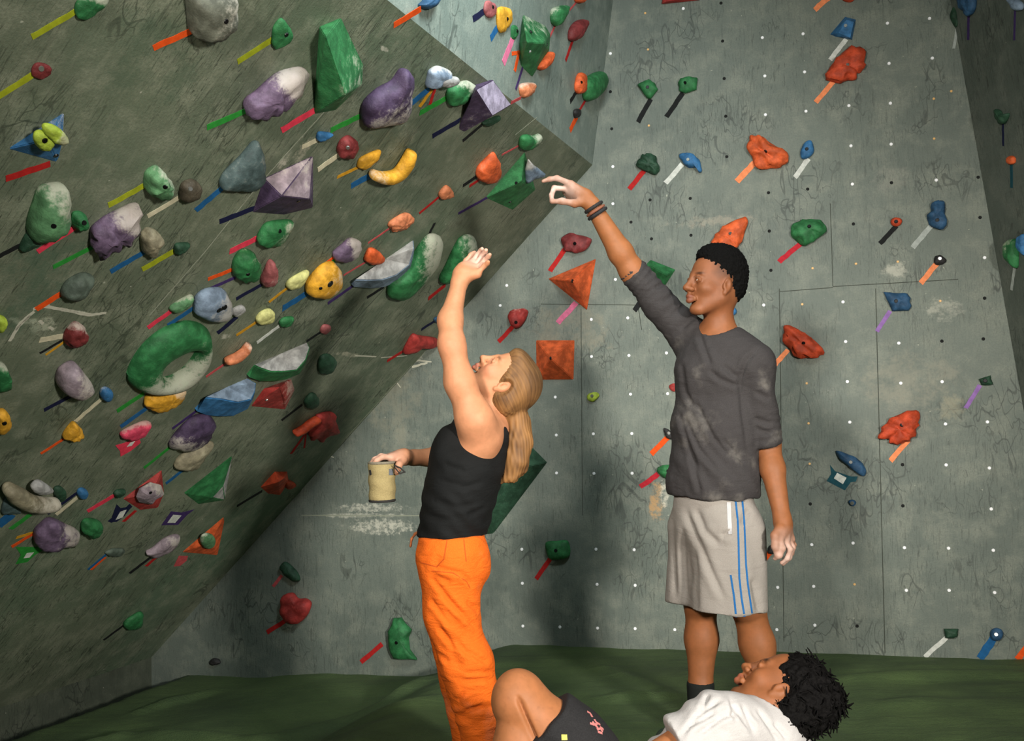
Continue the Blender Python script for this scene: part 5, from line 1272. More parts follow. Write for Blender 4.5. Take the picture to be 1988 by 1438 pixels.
    S.cone(p(875, 1085, .09), p(874, 1190, .10), .104, .086, .05); S.cone(p(874, 1190, .10), p(898, 1320, .10), .086, .076, .04); S.cone(p(898, 1320, .10), p(928, 1492, .10), .076, .072, .04)
    for a, b, r in (((850,1085),(835,1130),.010), ((832,1180),(868,1240),.011), ((850,1170),(905,1235),.009), ((890,1150),(928,1190),.008), ((845,1240),(890,1290),.009), ((905,1250),(945,1290),.008), ((880,1325),(950,1318),.008), ((895,1348),(955,1332),.008), ((838,1120),(870,1128),.005)):
        for dy in (-.19,): S.cone(p(a[0], a[1], dy), p(b[0], b[1], dy+.01), r*.6, r*.6, .022, sub=True)
    tr = S.mesh('trousers', .0068, (), [(p(877, 1034), (0,0,1)), (p(940, 1490), (0,0,-1))])
    displace(tr, lambda V: .0032*np.sin((V[:, 0]*.95+V[:, 2]*.55)*88+1.6*np.sin(V[:, 0]*9-V[:, 2]*7))*np.clip((.95-V[:, 2])*3, .1, 1)*(.5+nz(V, 6))+.0035*nz(V, 9)+.0012*nz(V, 34))
    crease(tr, [((836,1119),(874,1166),(905,1197)), ((853,1150),(879,1176),(903,1198),(930,1222)), ((833,1158),(860,1196),(879,1220)), ((885,1240),(914,1278)), ((836,1260),(874,1286)), ((899,1307),(960,1303)), ((896,1321),(958,1318)), ((888,1362),(903,1342)), ((843,1100),(899,1114),(918,1138)), ((905,1165),(932,1190)), ((850,1215),(885,1262)), ((900,1380),(940,1370)), ((905,1262),(948,1288))], .0075, 4.2)
    M_OR = cloth_mat('orange_cotton', (220,98,20), .10, 300, .45, .10, 1.4)
    tro = sub('trousers', root, tr, [M_OR])
    M_ST = cloth_mat('orange_seam', (176,74,16), .1, 300, .2)
    stroke('pocket_seam', root, tro, [(868,1048),(862,1085),(848,1100),(818,1092)], .0035, M_ST, .0012)
    stroke('pocket_seam', root, tro, [(838,1108),(880,1112),(905,1128),(912,1140)], .003, M_ST, .0012)
    stroke('side_seam', root, tro, [(900,1045),(905,1090)], .003, M_ST, .0012)
    # drawcord hanging at the front
    S = SDF(); S.chain([p(816, 1030, -.02), p(806, 1036, -.03), p(799, 1046, -.03), p(797, 1060, -.03)], [.005,.0045,.004,.005], .006)
    sub('drawcord', root, S.mesh('drawcord', .003), [flat_mat('cord_rust', (150,84,44), .9)])
    for dy, ax in ((-.085, 950), (.10, 930)):
        a = p(ax, 1470, dy); a[2] = .045; S = SDF(); S.cone(a+np.array([.02,0,0]), a+np.array([-.15,-.01,-.01]), .043, .034, .03, clip=[((0,0,.0), (0,0,-1))]); S.cone(a, a+np.array([0,0,.04]), .044, .042, .03)
        sub('climbing_shoe', root, S.mesh('climbing_shoe', .007), [flat_mat('shoe_rubber', (40,38,40), .7)])
    # chalk bag in the right hand
    bg = empty('chalk_bag', p(741, 977, .06)); tag(bg, 'beige fabric chalk bag held in the woman\'s right hand', 'chalk bag')
    c0_, c1_ = p(741, 903, .06), p(742, 970, .06); ax = (c1_-c0_)/np.linalg.norm(c1_-c0_)
    S = SDF(); S.cone(c0_, c1_, .0475, .0465, .01, clip=[(p(741, 897, .06), -ax), (p(741, 971, .06), ax)])
    S.cone(c0_-ax*.03, c0_+ax*.05, .040, .040, .006, sub=True)
    me = S.mesh('pouch', .0036, (), [])
    displace(me, lambda V: .0018*nz(V, 30)+.0012*np.sin(V[:, 2]*120+V[:, 0]*40))
    po = sub('pouch', bg, me, [cloth_mat('beige_canvas', (150,134,92), .14, 300, .35, .12, .8)])
    def ringm(name, z0, r, rr, mat):
        bm = bmesh.new(); N = 32; rows = []
        for i in range(N):
            a = 2*math.pi*i/N; row = []
            for j in range(8):
                b = 2*math.pi*j/8; q_ = z0+np.array([math.cos(a)*(r+rr*math.cos(b)), math.sin(a)*(r+rr*math.cos(b)), rr*1.3*math.sin(b)]); row.append(bm.verts.new(q_))
            rows.append(row)
        for i in range(N):
            for j in range(8): bm.faces.new((rows[i][j], rows[(i+1) % N][j], rows[(i+1) % N][(j+1) % 8], rows[i][(j+1) % 8]))
        bmesh.ops.recalc_face_normals(bm, faces=bm.faces)
        return sub(name, bg, bm_mesh(name, bm), [mat])
    M_DK = cloth_mat('dark_webbing', (44,42,40), .2, 300, .2)
    ringm('rim', p(741, 898, .06), .0455, .004, cloth_mat('grey_rim', (120,112,96), .2, 300, .2)); ringm('base_band', p(742, 971, .06), .0440, .004, M_DK)
    stroke('patch', bg, po, [(755,916),(768,916)], .022, cloth_mat('grey_patch', (96,100,104), .2, 300, .2), .001)
    stroke('side_loop', bg, po, [(718,912),(720,922)], .012, M_DK, .001); stroke('side_loop', bg, po, [(714,936),(716,946)], .012, M_DK, .003)
    S = SDF(); S.chain([p(766, 903, .01), p(777, 908, .0), p(786, 916, .0), p(776, 919, .0), p(767, 908, .01)], [.0028]*5, .003)
    sub('drawcord', bg, S.mesh('drawcord', .0022), [M_DK])
woman()
# ================================================================== the man
def man():
    Y = 3.65; p = lambda x, y, dy=0.0: V3(x, y, Y+dy)
    root = empty('person', p(1405, 1440)); root.location.z = 0; PMW[root.name] = Matrix.Translation(root.location)
    tag(root, 'tall man in grey long sleeved shirt and pale shorts pointing up at a hold', 'person')
    Lx = np.array((.82,-.57,0.0)); Fx = np.array((-.57,-.82,0.0))
    W = tuple(Lx)
    H_ = Head(p(1386, 551, -.03), (-.93,-.30,.15), (.13,.02,.99), 1.02)
    S = SDF(); H_.build(S, broad=1.2, lips=1.2, nose=1.05, brow=1.05, jaw=1.0)
    S.cone(H_.w(-.03,0,-.06), p(1394, 650, .01), .051, .057, .025)
    S.cone(p(1396, 660, .01), p(1396, 715), .062, .10, .05, wide=(W, 1.2))
    S.cone(p(1396, 715), p(1390, 830), .102, .095, .06, wide=(W, 1.42)); S.cone(p(1390, 830), p(1384, 955), .086, .076, .06, wide=(W, 1.34))
    shL, elL, wrL = p(1466, 702, -.10), p(1490, 855, -.06), p(1519, 1008, -.16)
    shR, elR, wrR = p(1340, 655, .10), p(1228, 527, .07), p(1149, 397, .0)
    S.cone(p(1415, 690, -.02), shL, .075, .060, .05); S.cone(shL, elL, .058, .044, .03); S.cone(elL, p(1500, 910, -.10), .042, .043, .03); S.cone(p(1500, 910, -.10), wrL, .043, .0285, .02)
    S.cone(p(1385, 690, .03), shR, .075, .062, .05); S.cone(shR, elR, .058, .046, .03); S.cone(elR, p(1205, 490, .05), .044, .046, .03); S.cone(p(1205, 490, .05), wrR, .046, .0285, .02)
    f = lambda x, y, dy: V3(*zp('r', (x, y)), Y+dy)
    # pointing right hand: index stretched, thumb and middle finger closing a ring, two fingers folded behind
    S.cone(wrR, f(560, 350, 0), .027, .028, .02); S.cone(f(560, 330, .0), f(445, 245, .0), .025, .018, .02); S.cone(f(560, 345, .015), f(430, 285, .02), .025, .018, .02); S.cone(f(560, 370, .03), f(440, 325, .045), .022, .017, .02)
    S.chain([f(445, 235, .0), f(335, 188, -.005), f(275, 196, -.01), f(222, 213, -.012)], [.0125,.0105,.0092,.0072], .007)
    S.chain([f(425, 275, .012), f(312, 265, .008), f(290, 325, -.004), f(292, 372, -.012)], [.0118,.0102,.0092,.0075], .006)
    S.chain([f(440, 310, .03), f(400, 300, .055), f(430, 345, .062), f(470, 350, .045)], [.0115,.0100,.0092,.0078], .006)
    S.chain([f(455, 335, .045), f(425, 340, .07), f(455, 375, .07), f(490, 370, .05)], [.0105,.0090,.0082,.007], .006)
    S.chain([f(560, 375, -.005), f(475, 390, -.02), f(375, 372, -.022), f(300, 374, -.018)], [.019,.0135,.0112,.0085], .012)
    # lowered left hand, relaxed
    g = lambda x, y, dy: V3(*zp('t', (x, y)), Y-.16+dy)
    S.cone(wrL, g(1150, 790, 0), .028, .026, .02); S.cone(g(1150, 790, -.015), g(1120, 890, -.035), .023, .018, .02); S.cone(g(1155, 790, 0), g(1165, 890, -.01), .024, .018, .02); S.cone(g(1160, 790, .01), g(1205, 885, .02), .022, .016, .02)
    S.chain([g(1122, 880, -.035), g(1150, 950, -.05), g(1130, 1000, -.045), g(1095, 1022, -.035)], [.0118,.0100,.0090,.0072], .006)
    S.chain([g(1160, 890, -.02), g(1200, 955, -.028), g(1180, 1018, -.025), g(1140, 1050, -.018)], [.0118,.0102,.0090,.0072], .006)
    S.chain([g(1190, 888, .005), g(1220, 945, .002), g(1195, 1015, .002), g(1150, 1060, .004)], [.0112,.0098,.0088,.0072], .006)
    S.chain([g(1208, 885, .028), g(1228, 925, .03), g(1212, 985, .028), g(1180, 1030, .026)], [.0100,.0086,.0078,.0066], .006)
    S.chain([g(1128, 810, -.03), g(1092, 860, -.045), g(1094, 935, -.05), g(1108, 1000, -.045)], [.018,.0130,.0112,.0085], .012)
    # legs
    for hx, kx, ky, cx_, cy_, ax, ay, dy, fx in ((1432, 1452, 1175, 1470, 1250, 1488, 1385, -.08, 1462), (1345, 1360, 1170, 1362, 1240, 1360, 1392, .10, 1330)):
        S.cone(p(hx, 1005, dy*.75), p(kx, ky, dy), .068, .058, .05); S.cone(p(kx, ky, dy), p(cx_, cy_, dy+.015), .057, .0605, .03); S.cone(p(cx_, cy_, dy+.015), p(ax, 1335, dy), .060, .042, .03); S.cone(p(ax, 1335, dy), p(ax, ay, dy), .042, .037, .03)
        S.ell(p(kx-6, ky, dy-.03), (.035,.035,.045), None, .03)
        a = p(ax, ay, dy); b = a.copy(); b[2] = .03; S.cone(a, b, .037, .036, .03); S.cone(b, b+np.array([-.14,-.10,-.004]), .036, .025, .03)
    body = S.mesh('body', .0085, [(H_.c, .135, .0036), (np.array(f(390, 300, .01)), .085, .0036), (np.array(g(1150, 930, 0)), .085, .0036)])
    V = vco(body); base = np.array(lin((132,82,48))); cols = np.tile(base, (len(V), 1))
    legs = np.clip((1.0-V[:, 2])*3, 0, 1)*.55; legs = legs*(V[:, 0] > 0); cols = cols*(1-.0*legs[:, None])
    def bl(c, r): return np.clip(1.2-np.linalg.norm(V-c, axis=1)/r, 0, 1)
    arm = np.clip(1.4-np.linalg.norm(V-p(1190, 460, .03), axis=1)/.22, 0, 1)*.75; cols = cols*(1-arm[:, None])+np.array(lin((148,94,56)))*arm[:, None]
    face = np.array(lin((118,72,44))); m = np.clip(1.5-np.linalg.norm(V-H_.c, axis=1)/.15, 0, 1); cols = cols*(1-m[:, None])+face*m[:, None]
    chalk = np.array(lin((190,164,152)))
    for c, r, a in ((f(330, 290, 0), .075, .95), (f(430, 330, 0), .055, .5), (g(1150, 980, -.02), .085, .85)): m = np.clip(bl(c, r)*a*(1+.5*nz(V, 60)), 0, 1) if True else 0; cols = cols*(1-m[:, None])+chalk*m[:, None]
    H_.tone(V, base, lin((104,54,46)), lin((22,14,10)), cols)
    L = H_.loc(V)                                                                        # closely cropped temples and sideburns
    side = np.clip((.052-L[:, 0])/.03, 0, 1)*np.clip((L[:, 2]-.0)/.03, 0, 1)*(np.abs(L) < .16).all(1)
    cols = cols*(1-.5*side[:, None])+np.array(lin((30,22,18)))*.5*side[:, None]
    paint(body, cols); sub('body', root, body, [M_SKIN]); H_.eyes(root, (1,-.05,.35))
    # hair: tight curls, high and square on top, short at the sides
    S = SDF(); w = H_.w; k = H_.k
    S.ell(w(-.026,0,.052), np.array([.102,.080,.088])*k, H_.M, .02); S.ell(w(-.012,0,.098), np.array([.088,.068,.052])*k, H_.M, .02)
    S.ell(w(-.062,0,.005), np.array([.062,.072,.070])*k, H_.M, .02)
    S.ell(w(.095,0,.02), np.array([.062,.10,.066])*k, H_.M, .015, sub=True); S.ell(w(.03,.10,-.03), np.array([.055,.035,.075])*k, H_.M, .012, sub=True); S.ell(w(.03,-.10,-.03), np.array([.055,.035,.075])*k, H_.M, .012, sub=True)
    hair = S.mesh('hair', .0036, ())
    displace(hair, lambda V: .0045*nz(V, 95)+.0035*nz(V, 170, 7))
    M_BH = hair_mat('black_curly_hair', (3,3,3), (10,9,8), (240,240,240), .9)
    sub('hair', root, hair, [M_BH])
    # shirt
    S = SDF(); o = .014
    S.cone(p(1396, 672, .005), p(1396, 715), .076, .112, .05, wide=(W, 1.28))
    S.cone(p(1396, 715), p(1390, 835), .114, .110, .06, wide=(W, 1.42)); S.cone(p(1389, 835), p(1384, 930), .108, .114, .06, wide=(W, 1.42)); S.cone(p(1384, 930), p(1385, 1010), .113, .117, .06, wide=(W, 1.41))
    S.cone(p(1420, 678, -.02), shL, .072, .072, .05); S.cone(p(1380, 680, .03), shR, .080, .076, .05)
    tL = (elL-shL)/np.linalg.norm(elL-shL); tR = (elR-shR)/np.linalg.norm(elR-shR)
    cL = p(1490, 862, -.06); cR = p(1226, 522, .07)
    S.cone(shL, p(1476, 800, -.085), .068, .060, .012); S.cone(p(1476, 790, -.085), p(1492, 880, -.075), .060, .056, .008, rip=(.0022,.028,0), clip=[(cL, tuple(tL))])
    S.cone(shR, p(1275, 585, .085), .074, .062, .03, rip=(.0015,.05,1)); S.cone(p(1280, 590, .085), p(1214, 508, .07), .060, .054, .02, rip=(.003,.026,0), clip=[(cR, tuple(tR))])
    S.cone(p(1394, 600, 0), p(1394, 637, -.01), .060, .066, .012, sub=True)
    for a, b, r, d in (((1345,690),(1362,760),.008,-.17), ((1375,720),(1440,790),.007,-.19), ((1420,690),(1450,745),.006,-.19), ((1318,760),(1350,900),.007,-.14), ((1352,780),(1400,940),.006,-.20), ((1440,760),(1440,860),.008,-.2), ((1330,660),(1345,700),.007,-.1), ((1395,830),(1445,900),.006,-.21)):
        S.cone(p(a[0], a[1], d), p(b[0], b[1], d-.01), r, r, .02, sub=True)
    shirt = S.mesh('shirt', .0068, (), [(p(1385, 972, -.12), (.0,.10,-1))])
    displace(shirt, lambda V: .0035*np.sin(V[:, 0]*52+V[:, 2]*20+2.5*np.sin(V[:, 2]*13+V[:, 0]*8))*np.clip((1.55-V[:, 2])*4, 0, 1)+.004*nz(V, 11)+.0015*nz(V, 42))
    crease(shirt, [((1487,668),(1450,698),(1436,735),(1442,802),(1447,835),(1453,885)), ((1400,707),(1433,734)), ((1356,640),(1367,676),(1381,712)), ((1376,716),(1395,735),(1434,750)), ((1314,790),(1339,870),(1358,920)), ((1324,800),(1356,870),(1398,920)), ((1345,770),(1385,850),(1430,900)), ((1322,700),(1330,760),(1352,800)), ((1400,850),(1450,905)), ((1270,560),(1300,545)), ((1285,590),(1322,560)), ((1300,615),(1345,580)), ((1320,640),(1352,610)), ((1465,760),(1495,775)), ((1462,812),(1500,822)), ((1466,832),(1502,842)), ((1340,880),(1360,960))], .0065, 4.5)
    sho = sub('shirt', root, shirt, [cloth_mat('charcoal_jersey', (50,47,47), .16, 340, .35, .14, 1.0)])
    M_SEA = cloth_mat('shirt_seam', (52,50,50), .1, 300, .2)
    stroke('shoulder_seam', root, sho, [(1478,668),(1462,690),(1446,720),(1440,760)], .003, M_SEA, .001)
    # shorts
    S = SDF()
    S.cone(p(1385, 925), p(1388, 1020), .099, .117, .05, wide=(W, 1.41))
    S.cone(p(1350, 1030, .09), p(1338, 1190, .10), .098, .090, .035, clip=[(p(1335, 1171, .1), (0,0,-1))]); S.cone(p(1422, 1035, -.06), p(1420, 1200, -.09), .105, .115, .05, wide=(W, 1.12)); S.cone(p(1400, 1040, -.06), p(1392, 1200, -.05), .095, .09, .05)
    for a, b, r, d in (((1322,985),(1338,1150),.010,-.10), ((1345,1000),(1352,1190),.013,-.18), ((1360,985),(1378,1060),.007,-.22), ((1385,1120),(1410,1190),.008,-.22), ((1462,1010),(1468,1100),.008,-.24)):
        S.cone(p(a[0], a[1], d), p(b[0], b[1], d), r, r, .025, sub=True)
    sm = S.mesh('shorts', .0068, (), [(p(1420, 1196, -.2), (0,.0,-1)), (p(1385, 950), (0,0,1))])
    displace(sm, lambda V: .004*np.sin(V[:, 0]*48+V[:, 1]*30+2*np.sin(V[:, 2]*7))+.003*nz(V, 14))
    crease(sm, [((1303,985),(1312,1165)), ((1328,980),(1356,1050),(1380,1108),(1408,1168)), ((1350,985),(1368,1030),(1400,1060)), ((1349,1060),(1351,1192)), ((1325,1020),(1334,1170)), ((1455,985),(1440,1020)), ((1460,1120),(1474,1190)), ((1400,1040),(1416,1033))], .008, 6)
    sh = sub('shorts', root, sm, [cloth_mat('pale_grey_jersey', (132,126,119), .07, 300, .3, .06, .9)])
    M_BLUE = cloth_mat('blue_piping', (24,84,136), .08, 300, .1)
    z = zq('t')
    for pts in ([(820,615),(835,760),(840,900),(846,1150),(862,1300),(882,1425)], [(866,610),(880,760),(892,1060),(905,1200),(938,1425)], [(786,1135),(810,1290),(824,1428)]):
        stroke('side_stripe', root, sh, [z(*q) for q in pts], .0065, M_BLUE, .0012)
    stroke('pocket_lining', root, sh, [z(772, 628), z(776, 740), z(783, 850)], .014, cloth_mat('white_lining', (172,170,170), .05, 300, .1), .0015)
    # socks and shoes
    for ax, ay, dy in ((1488, 1385, -.08), (1360, 1392, .10)):
        a = p(ax, ay, dy); S = SDF(); S.cone(p(ax, 1330, dy), a, .052, .046, .02, clip=[(p(ax, 1322, dy), (0,0,1))]); b = a.copy(); b[2] = .05; S.cone(a, b, .046, .046, .02)
        sub('sock', root, S.mesh('sock', .006), [cloth_mat('black_sock', (20,24,22), .2, 300, .2)])
        b[2] = .048; S = SDF(); S.cone(b+np.array([.03,.02,0]), b+np.array([-.15,-.11,-.006]), .045, .038, .03, clip=[((0,0,0), (0,0,-1))])
        sub('shoe', root, S.mesh('shoe', .007), [flat_mat('shoe_green', (40,52,40), .7)])
    # wrist bands
    d_ = (wrR-elR)/np.linalg.norm(wrR-elR); u_ = np.cross(d_, (0,1,0)); u_ /= np.linalg.norm(u_); v_ = np.cross(d_, u_)
    for nm, off, col, rr in (('bracelet', -.012, (24,20,18), .0055), ('bracelet', -.027, (120,70,48), .0042), ('bracelet', -.040, (22,20,22), .0055)):
        c = wrR+d_*off; bm = bmesh.new(); N = 28; rows = []; R = .0335-off*.10
        for i in range(N):
            a = 2*math.pi*i/N; q_ = u_*math.cos(a)+v_*math.sin(a); row = []
            for j in range(8):
                b = 2*math.pi*j/8; row.append(bm.verts.new(c+q_*(R+rr*math.cos(b)*(1+.25*math.sin(a*9)))+d_*rr*1.25*math.sin(b)+d_*.004*math.sin(a)))
            rows.append(row)
        for i in range(N):
            for j in range(8): bm.faces.new((rows[i][j], rows[(i+1) % N][j], rows[(i+1) % N][(j+1) % 8], rows[i][(j+1) % 8]))
        bmesh.ops.recalc_face_normals(bm, faces=bm.faces)
        o_ = sub(nm, root, bm_mesh(nm, bm), [flat_mat('bracelet_'+('dark' if col[0] < 60 else 'brown'), col, .8)])
man()
# ================================================================== the reclining person
def recliner():
    Y = 2.78; p = lambda x, y, dy=0.0: V3(x, y, Y+dy)
    root = empty('person', p(1200, 1640)); root.location.z = 0; PMW[root.name] = Matrix.Translation(root.location)
    tag(root, 'person in white shirt and black shorts reclining on the mat with knees up', 'person')
    H_ = Head(p(1513, 1341, .0), (-.52,.50,.69), (.87,.14,.47), .97)
    S = SDF(); H_.build(S, broad=1.25, lips=1.2, nose=1.05)
    W = (0,1,0)
    S.cone(H_.w(-.035,0,-.05), p(1475, 1420, .03), .058, .065, .04)
    S.cone(p(1460, 1440, .03), p(1380, 1480, .03), .095, .11, .06, wide=(W, 1.45)); S.cone(p(1380, 1480, .03), p(1270, 1540, .03), .105, .10, .06, wide=(W, 1.4)); S.cone(p(1270, 1540, .03), p(1190, 1572, .03), .10, .105, .06, wide=(W, 1.4))
    shL, elL, wrL = p(1395, 1410, -.14), p(1245, 1492, -.20), p(1330, 1630, -.24)
    S.cone(p(1430, 1430, -.06), shL, .08, .064, .05); S.cone(shL, elL, .058, .044, .03); S.cone(elL, wrL, .043, .028, .02)
    shR, elR, wrR = p(1420, 1430, .22), p(1400, 1590, .32), p(1340, 1640, .24)
    S.cone(p(1430, 1440, .10), shR, .08, .062, .05); S.cone(shR, elR, .056, .044, .03); S.cone(elR, wrR, .042, .028, .02)
    for wv, s_ in ((wrL, -1), (wrR, 1)):
        pm = wv+np.array([-.07, .0, -.005]); pm[2] = max(pm[2], .03); S.cone(wv, pm, .026, .028, .02, wide=(W, 1.4))
        for i, dy in enumerate((-.034,-.012,.012,.034)):
            a = pm+np.array([-.01, dy*.9, 0]); b = a+np.array([-.045, dy*.3, .004]); c = b+np.array([-.035, 0, -.01]); S.chain([a, b, c], [.0115,.0100,.0080], .006)
        S.chain([wv+np.array([-.02, .03*s_, 0]), wv+np.array([-.05, .06*s_, 0]), wv+np.array([-.08, .07*s_, -.004])], [.015,.012,.009], .01)
    # legs: near knee drawn up, far knee beside it
    knee = p(1012, 1362, -.10); hip = p(1185, 1545, -.09); ank = p(1000, 1622, -.12)
    S.cone(hip, p(1090, 1448, -.10), .102, .092, .05); S.cone(p(1090, 1448, -.10), knee, .092, .070, .05); S.ell(p(1004, 1358, -.10), (.062,.068,.078), None, .04)
    S.cone(knee, p(1001, 1460, -.13), .058, .062, .006); S.cone(p(1006, 1460, -.11), ank, .064, .038, .03)
    
    fo = ank.copy(); fo[2] = .035; S.cone(ank, fo, .038, .036, .03); S.cone(fo, fo+np.array([-.17, -.01, -.006]), .036, .024, .03)
    k2 = p(1050, 1480, .16); h2 = p(1185, 1548, .14); a2 = p(990, 1640, .20)
    S.cone(h2, k2, .100, .070, .05); S.cone(k2, a2, .064, .038, .03); fo2 = a2.copy(); fo2[2] = .035; S.cone(a2, fo2, .038, .036, .03); S.cone(fo2, fo2+np.array([-.17, .02, -.006]), .036, .024, .03)
    body = S.mesh('body', .0085, [(H_.c, .13, .0038), (np.array(p(1015, 1390, -.15)), .11, .005)])
    V = vco(body); base = np.array(lin((164,106,66))); cols = np.tile(base, (len(V), 1))
    m = np.clip(1.5-np.linalg.norm(V-H_.c, axis=1)/.15, 0, 1); cols = cols*(1-m[:, None])+np.array(lin((132,80,46)))*m[:, None]
    H_.tone(V, base, lin((150,84,70)), lin((40,28,20)), cols)
    L = H_.loc(V)
    bd = np.clip(1.3-np.sqrt(((L[:, 0]-.055)/.045)**2+((L[:, 1])/.06)**2+((L[:, 2]+.105)/.028)**2), 0, 1)*.65
    cols = cols*(1-bd[:, None])+np.array(lin((52,34,24)))*bd[:, None]
    pv = np.array([proj(v) for v in V]); a_, b_ = np.array((1003., 1347.)), np.array((1043., 1445.)); ab = b_-a_
    tt = np.clip(((pv-a_)@ab)/(ab@ab), 0, 1); dd = np.linalg.norm(pv-a_-tt[:, None]*ab, axis=1); nn = vno(body)
    cr = np.exp(-(dd/4.5)**2)*np.clip(-nn[:, 1]*1.5, 0, 1)*np.clip(tt*5, 0, 1); vset(body, V-nn*(.017*cr)[:, None]); V = vco(body)
    fr2 = np.clip(nz(V, 130)*3-1.0, 0, 1)*.25*(V[:, 0] < .5); cols = cols*(1-fr2[:, None])+np.array(lin((120,70,44)))*fr2[:, None]
    paint(body, cols); sub('body', root, body, [M_SKIN]); H_.eyes(root, (1,0,.1))
    # hair of short twists
    S = SDF(); w = H_.w; k = H_.k
    S.ell(w(-.030,0,.052), np.array([.105,.090,.092])*k, H_.M, .02); S.ell(w(-.072,0,-.005), np.array([.075,.086,.088])*k, H_.M, .03); S.ell(w(-.10,0,.06), np.array([.052,.078,.082])*k, H_.M, .03)
    S.ell(w(.085,0,-.01), np.array([.062,.11,.10])*k, H_.M, .015, sub=True); S.ell(w(.0,.105,-.025), np.array([.034,.036,.05])*k, H_.M, .012, sub=True); S.ell(w(.0,-.105,-.025), np.array([.034,.036,.05])*k, H_.M, .012, sub=True)
    hair = S.mesh('hair', .0045, ())
    displace(hair, lambda V: .007*nz(V, 55)+.005*nz(V, 110, 5))
    me2 = hair; bm = bmesh.new(); bm.from_mesh(me2)
    rnd = random.Random(9); vs_ = [(v.co.copy(), v.normal.copy()) for v in bm.verts]
    cen = Vector(H_.w(-.04,0,.03))
    for i in range(620):
        c, n = vs_[rnd.randrange(len(vs_))]
        lc = H_.loc(np.array([c]))[0]
        if lc[0] > .0 and lc[2] < .09: continue
        if lc[0] > -.03 and lc[2] < .0: continue
        n = (c-cen).normalized()*.6+n*.5
        d = Vector((rnd.uniform(-1,1), rnd.uniform(-1,1), rnd.uniform(-1,1)))
        d = (d-n*d.dot(n)).normalized(); t_ = (n*.30+d*.8).normalized(); Lg = rnd.uniform(.022, .045); pts = [c-n*.006]; 
        curl = d.cross(t_).normalized()*rnd.uniform(.3, .9)
        for j in range(5): pts.append(pts[-1]+t_*Lg/5); t_ = (t_+curl*.28+Vector((0,0,-.10))).normalized()
        rows = []
        for j, q in enumerate(pts):
            tt = (pts[min(5, j+1)]-pts[max(0, j-1)]).normalized(); s1 = tt.orthogonal().normalized(); s2_ = tt.cross(s1); r = .0032*(1-.6*(j/5)**2)
            rows.append([bm.verts.new(q+s1*r*math.cos(2*math.pi*m_/5)+s2_*r*math.sin(2*math.pi*m_/5)) for m_ in range(5)])
        for a, b in zip(rows, rows[1:]):
            for m_ in range(5): bm.faces.new((a[m_], a[(m_+1) % 5], b[(m_+1) % 5], b[m_]))
        bm.faces.new(rows[-1])
    bm.to_mesh(me2); bm.free(); me2.polygons.foreach_set('use_smooth', [True]*len(me2.polygons))
    sub('hair', root, me2, [hair_mat('black_twists', (4,3,3), (13,11,10), (180,180,180), .75)])
    # white shirt
    S = SDF()
    S.cone(p(1470, 1428, .03), p(1385, 1476, .03), .108, .125, .06, wide=(W, 1.48)); S.cone(p(1385, 1476, .03), p(1265, 1540, .03), .122, .118, .06, wide=(W, 1.4))
    S.cone(p(1450, 1420, -.07), shL, .098, .088, .06); S.cone(p(1440, 1440, .10), shR, .09, .078, .05)
    tS = (elL-shL)/np.linalg.norm(elL-shL)
    S.cone(shL, p(1300, 1460, -.185), .088, .082, .03, clip=[(p(1302, 1418, -.18), (-.93,-.1,-.30))])
    S.cone(shR, p(1408, 1520, .28), .078, .070, .03, clip=[(p(1408, 1515, .28), (0,.2,-1))])
    S.cone(p(1500, 1425, -.06), p(1545, 1470, -.04), .06, .06, .06)
    S.cone(H_.w(-.02,0,-.06), p(1480, 1395, .03), .066, .070, .012, sub=True)
    for a, b, d in (((1330,1360),(1322,1430),-.25), ((1352,1370),(1395,1438),-.25), ((1400,1350),(1380,1400),-.24), ((1430,1375),(1480,1438),-.2), ((1405,1420),(1450,1440),-.24), ((1470,1385),(1520,1430),-.17)):
        S.cone(p(a[0], a[1], d), p(b[0], b[1], d), .006, .006, .018, sub=True)
    sm = S.mesh('t_shirt', .0062, ())
    displace(sm, lambda V: .003*np.sin(V[:, 0]*75+V[:, 2]*45+2.4*np.sin(V[:, 2]*21+V[:, 1]*15))+.003*nz(V, 16))
    crease(sm, [((1322,1430),(1351,1391),(1402,1356)), ((1338,1410),(1392,1380)), ((1418,1350),(1429,1402)), ((1468,1372),(1492,1407),(1512,1440)), ((1350,1430),(1400,1392),(1440,1380)), ((1440,1365),(1465,1420)), ((1500,1400),(1530,1436)), ((1375,1345),(1362,1380))], .007, 4.5)
    sub('t_shirt', root, sm, [cloth_mat('white_jersey', (180,176,174), .04, 300, .3, 0, .9)])
    # black shorts
    S = SDF(); th = (knee-hip)/np.linalg.norm(knee-hip)
    S.cone(hip, p(1110, 1458, -.10), .116, .110, .04); S.cone(p(1110, 1458, -.10), p(1070, 1415, -.10), .110, .104, .04, clip=[(p(1092, 1385, -.19), tuple(th*.9+np.array([-.1,0,.05])))])
    S.cone(h2, p(1090, 1505, .16), .112, .10, .05, clip=[(p(1095, 1490, .16), (-1,0,.2))]); S.cone(p(1270, 1540, .03), p(1190, 1572, .03), .112, .118, .06, wide=(W, 1.4))
    sm = S.mesh('shorts', .0068, (), [((0,0,.006), (0,0,-1))])
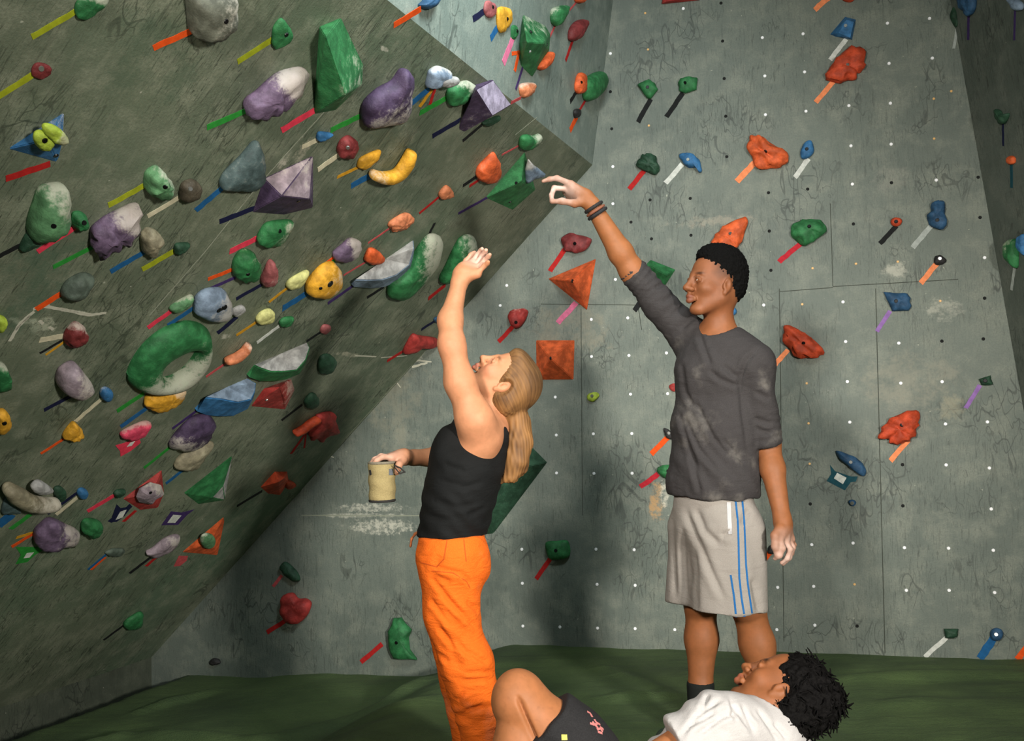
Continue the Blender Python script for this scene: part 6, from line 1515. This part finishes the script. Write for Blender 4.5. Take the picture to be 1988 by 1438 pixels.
    displace(sm, lambda V: .004*nz(V, 15)+.002*np.sin(V[:, 0]*70+V[:, 2]*50))
    so = sub('shorts', root, sm, [cloth_mat('black_shorts', (36,35,36), .25, 300, .3, 0, .9)])
    M_PK = cloth_mat('pink_print', (196,120,116), .1, 300, .1); M_YL = cloth_mat('yellow_print', (206,196,96), .1, 300, .1)
    z = zq('v')
    for pts in ([(132,765),(150,775),(165,800)], [(150,840),(175,850),(195,845)], [(178,815),(190,835),(215,850)], [(165,830),(200,870)], [(195,880),(215,875),(232,895)], [(200,895),(228,905)], [(215,865),(236,880)]):
        stroke('print_stroke', root, so, [z(*q) for q in pts], .006, M_PK, .0012)
    stroke('waist_button', root, so, [(1090,1431),(1101,1431)], .014, M_YL, .0015)
recliner()
# ------------------------------------------------------------------ light
def area(name, loc, target, size, power, col, sy=None, spread=180):
    l = bpy.data.lights.new(name, 'AREA'); l.energy = power; l.color = col; l.size = size; l.spread = math.radians(spread)
    if sy: l.shape = 'RECTANGLE'; l.size_y = sy
    o = bpy.data.objects.new(name, l); COL.objects.link(o)
    o.matrix_world = Matrix.Translation(loc) @ (Vector(target)-Vector(loc)).to_track_quat('-Z', 'Y').to_matrix().to_4x4()
    return o
area('studio_lamp_warm', (-1.05,.0,2.25), (1.55,4.9,1.05), .4, 29, (1,.95,.87), spread=66)
area('studio_lamp_right', (2.2,-1.1,1.55), (-.75,5.2,.8), .4, 60, (1,.955,.88), spread=76)
area('ceiling_lamp', (.6,2.3,3.75), (-.2,3.5,2.72), .7, 30, (.86,.97,1.0), spread=112)
w = bpy.data.worlds.new('World'); SC.world = w; w.use_nodes = True
w.node_tree.nodes['Background'].inputs[0].default_value = (.62,.80,.74,1); w.node_tree.nodes['Background'].inputs[1].default_value = .13
SC.cycles.max_bounces = 4; SC.cycles.diffuse_bounces = 3; SC.cycles.glossy_bounces = 2; SC.cycles.transmission_bounces = 1
vs = SC.view_settings; vs.view_transform = 'Standard'; vs.look = 'None'; vs.exposure = 0.0; vs.gamma = 1.0; vs.use_curve_mapping = False
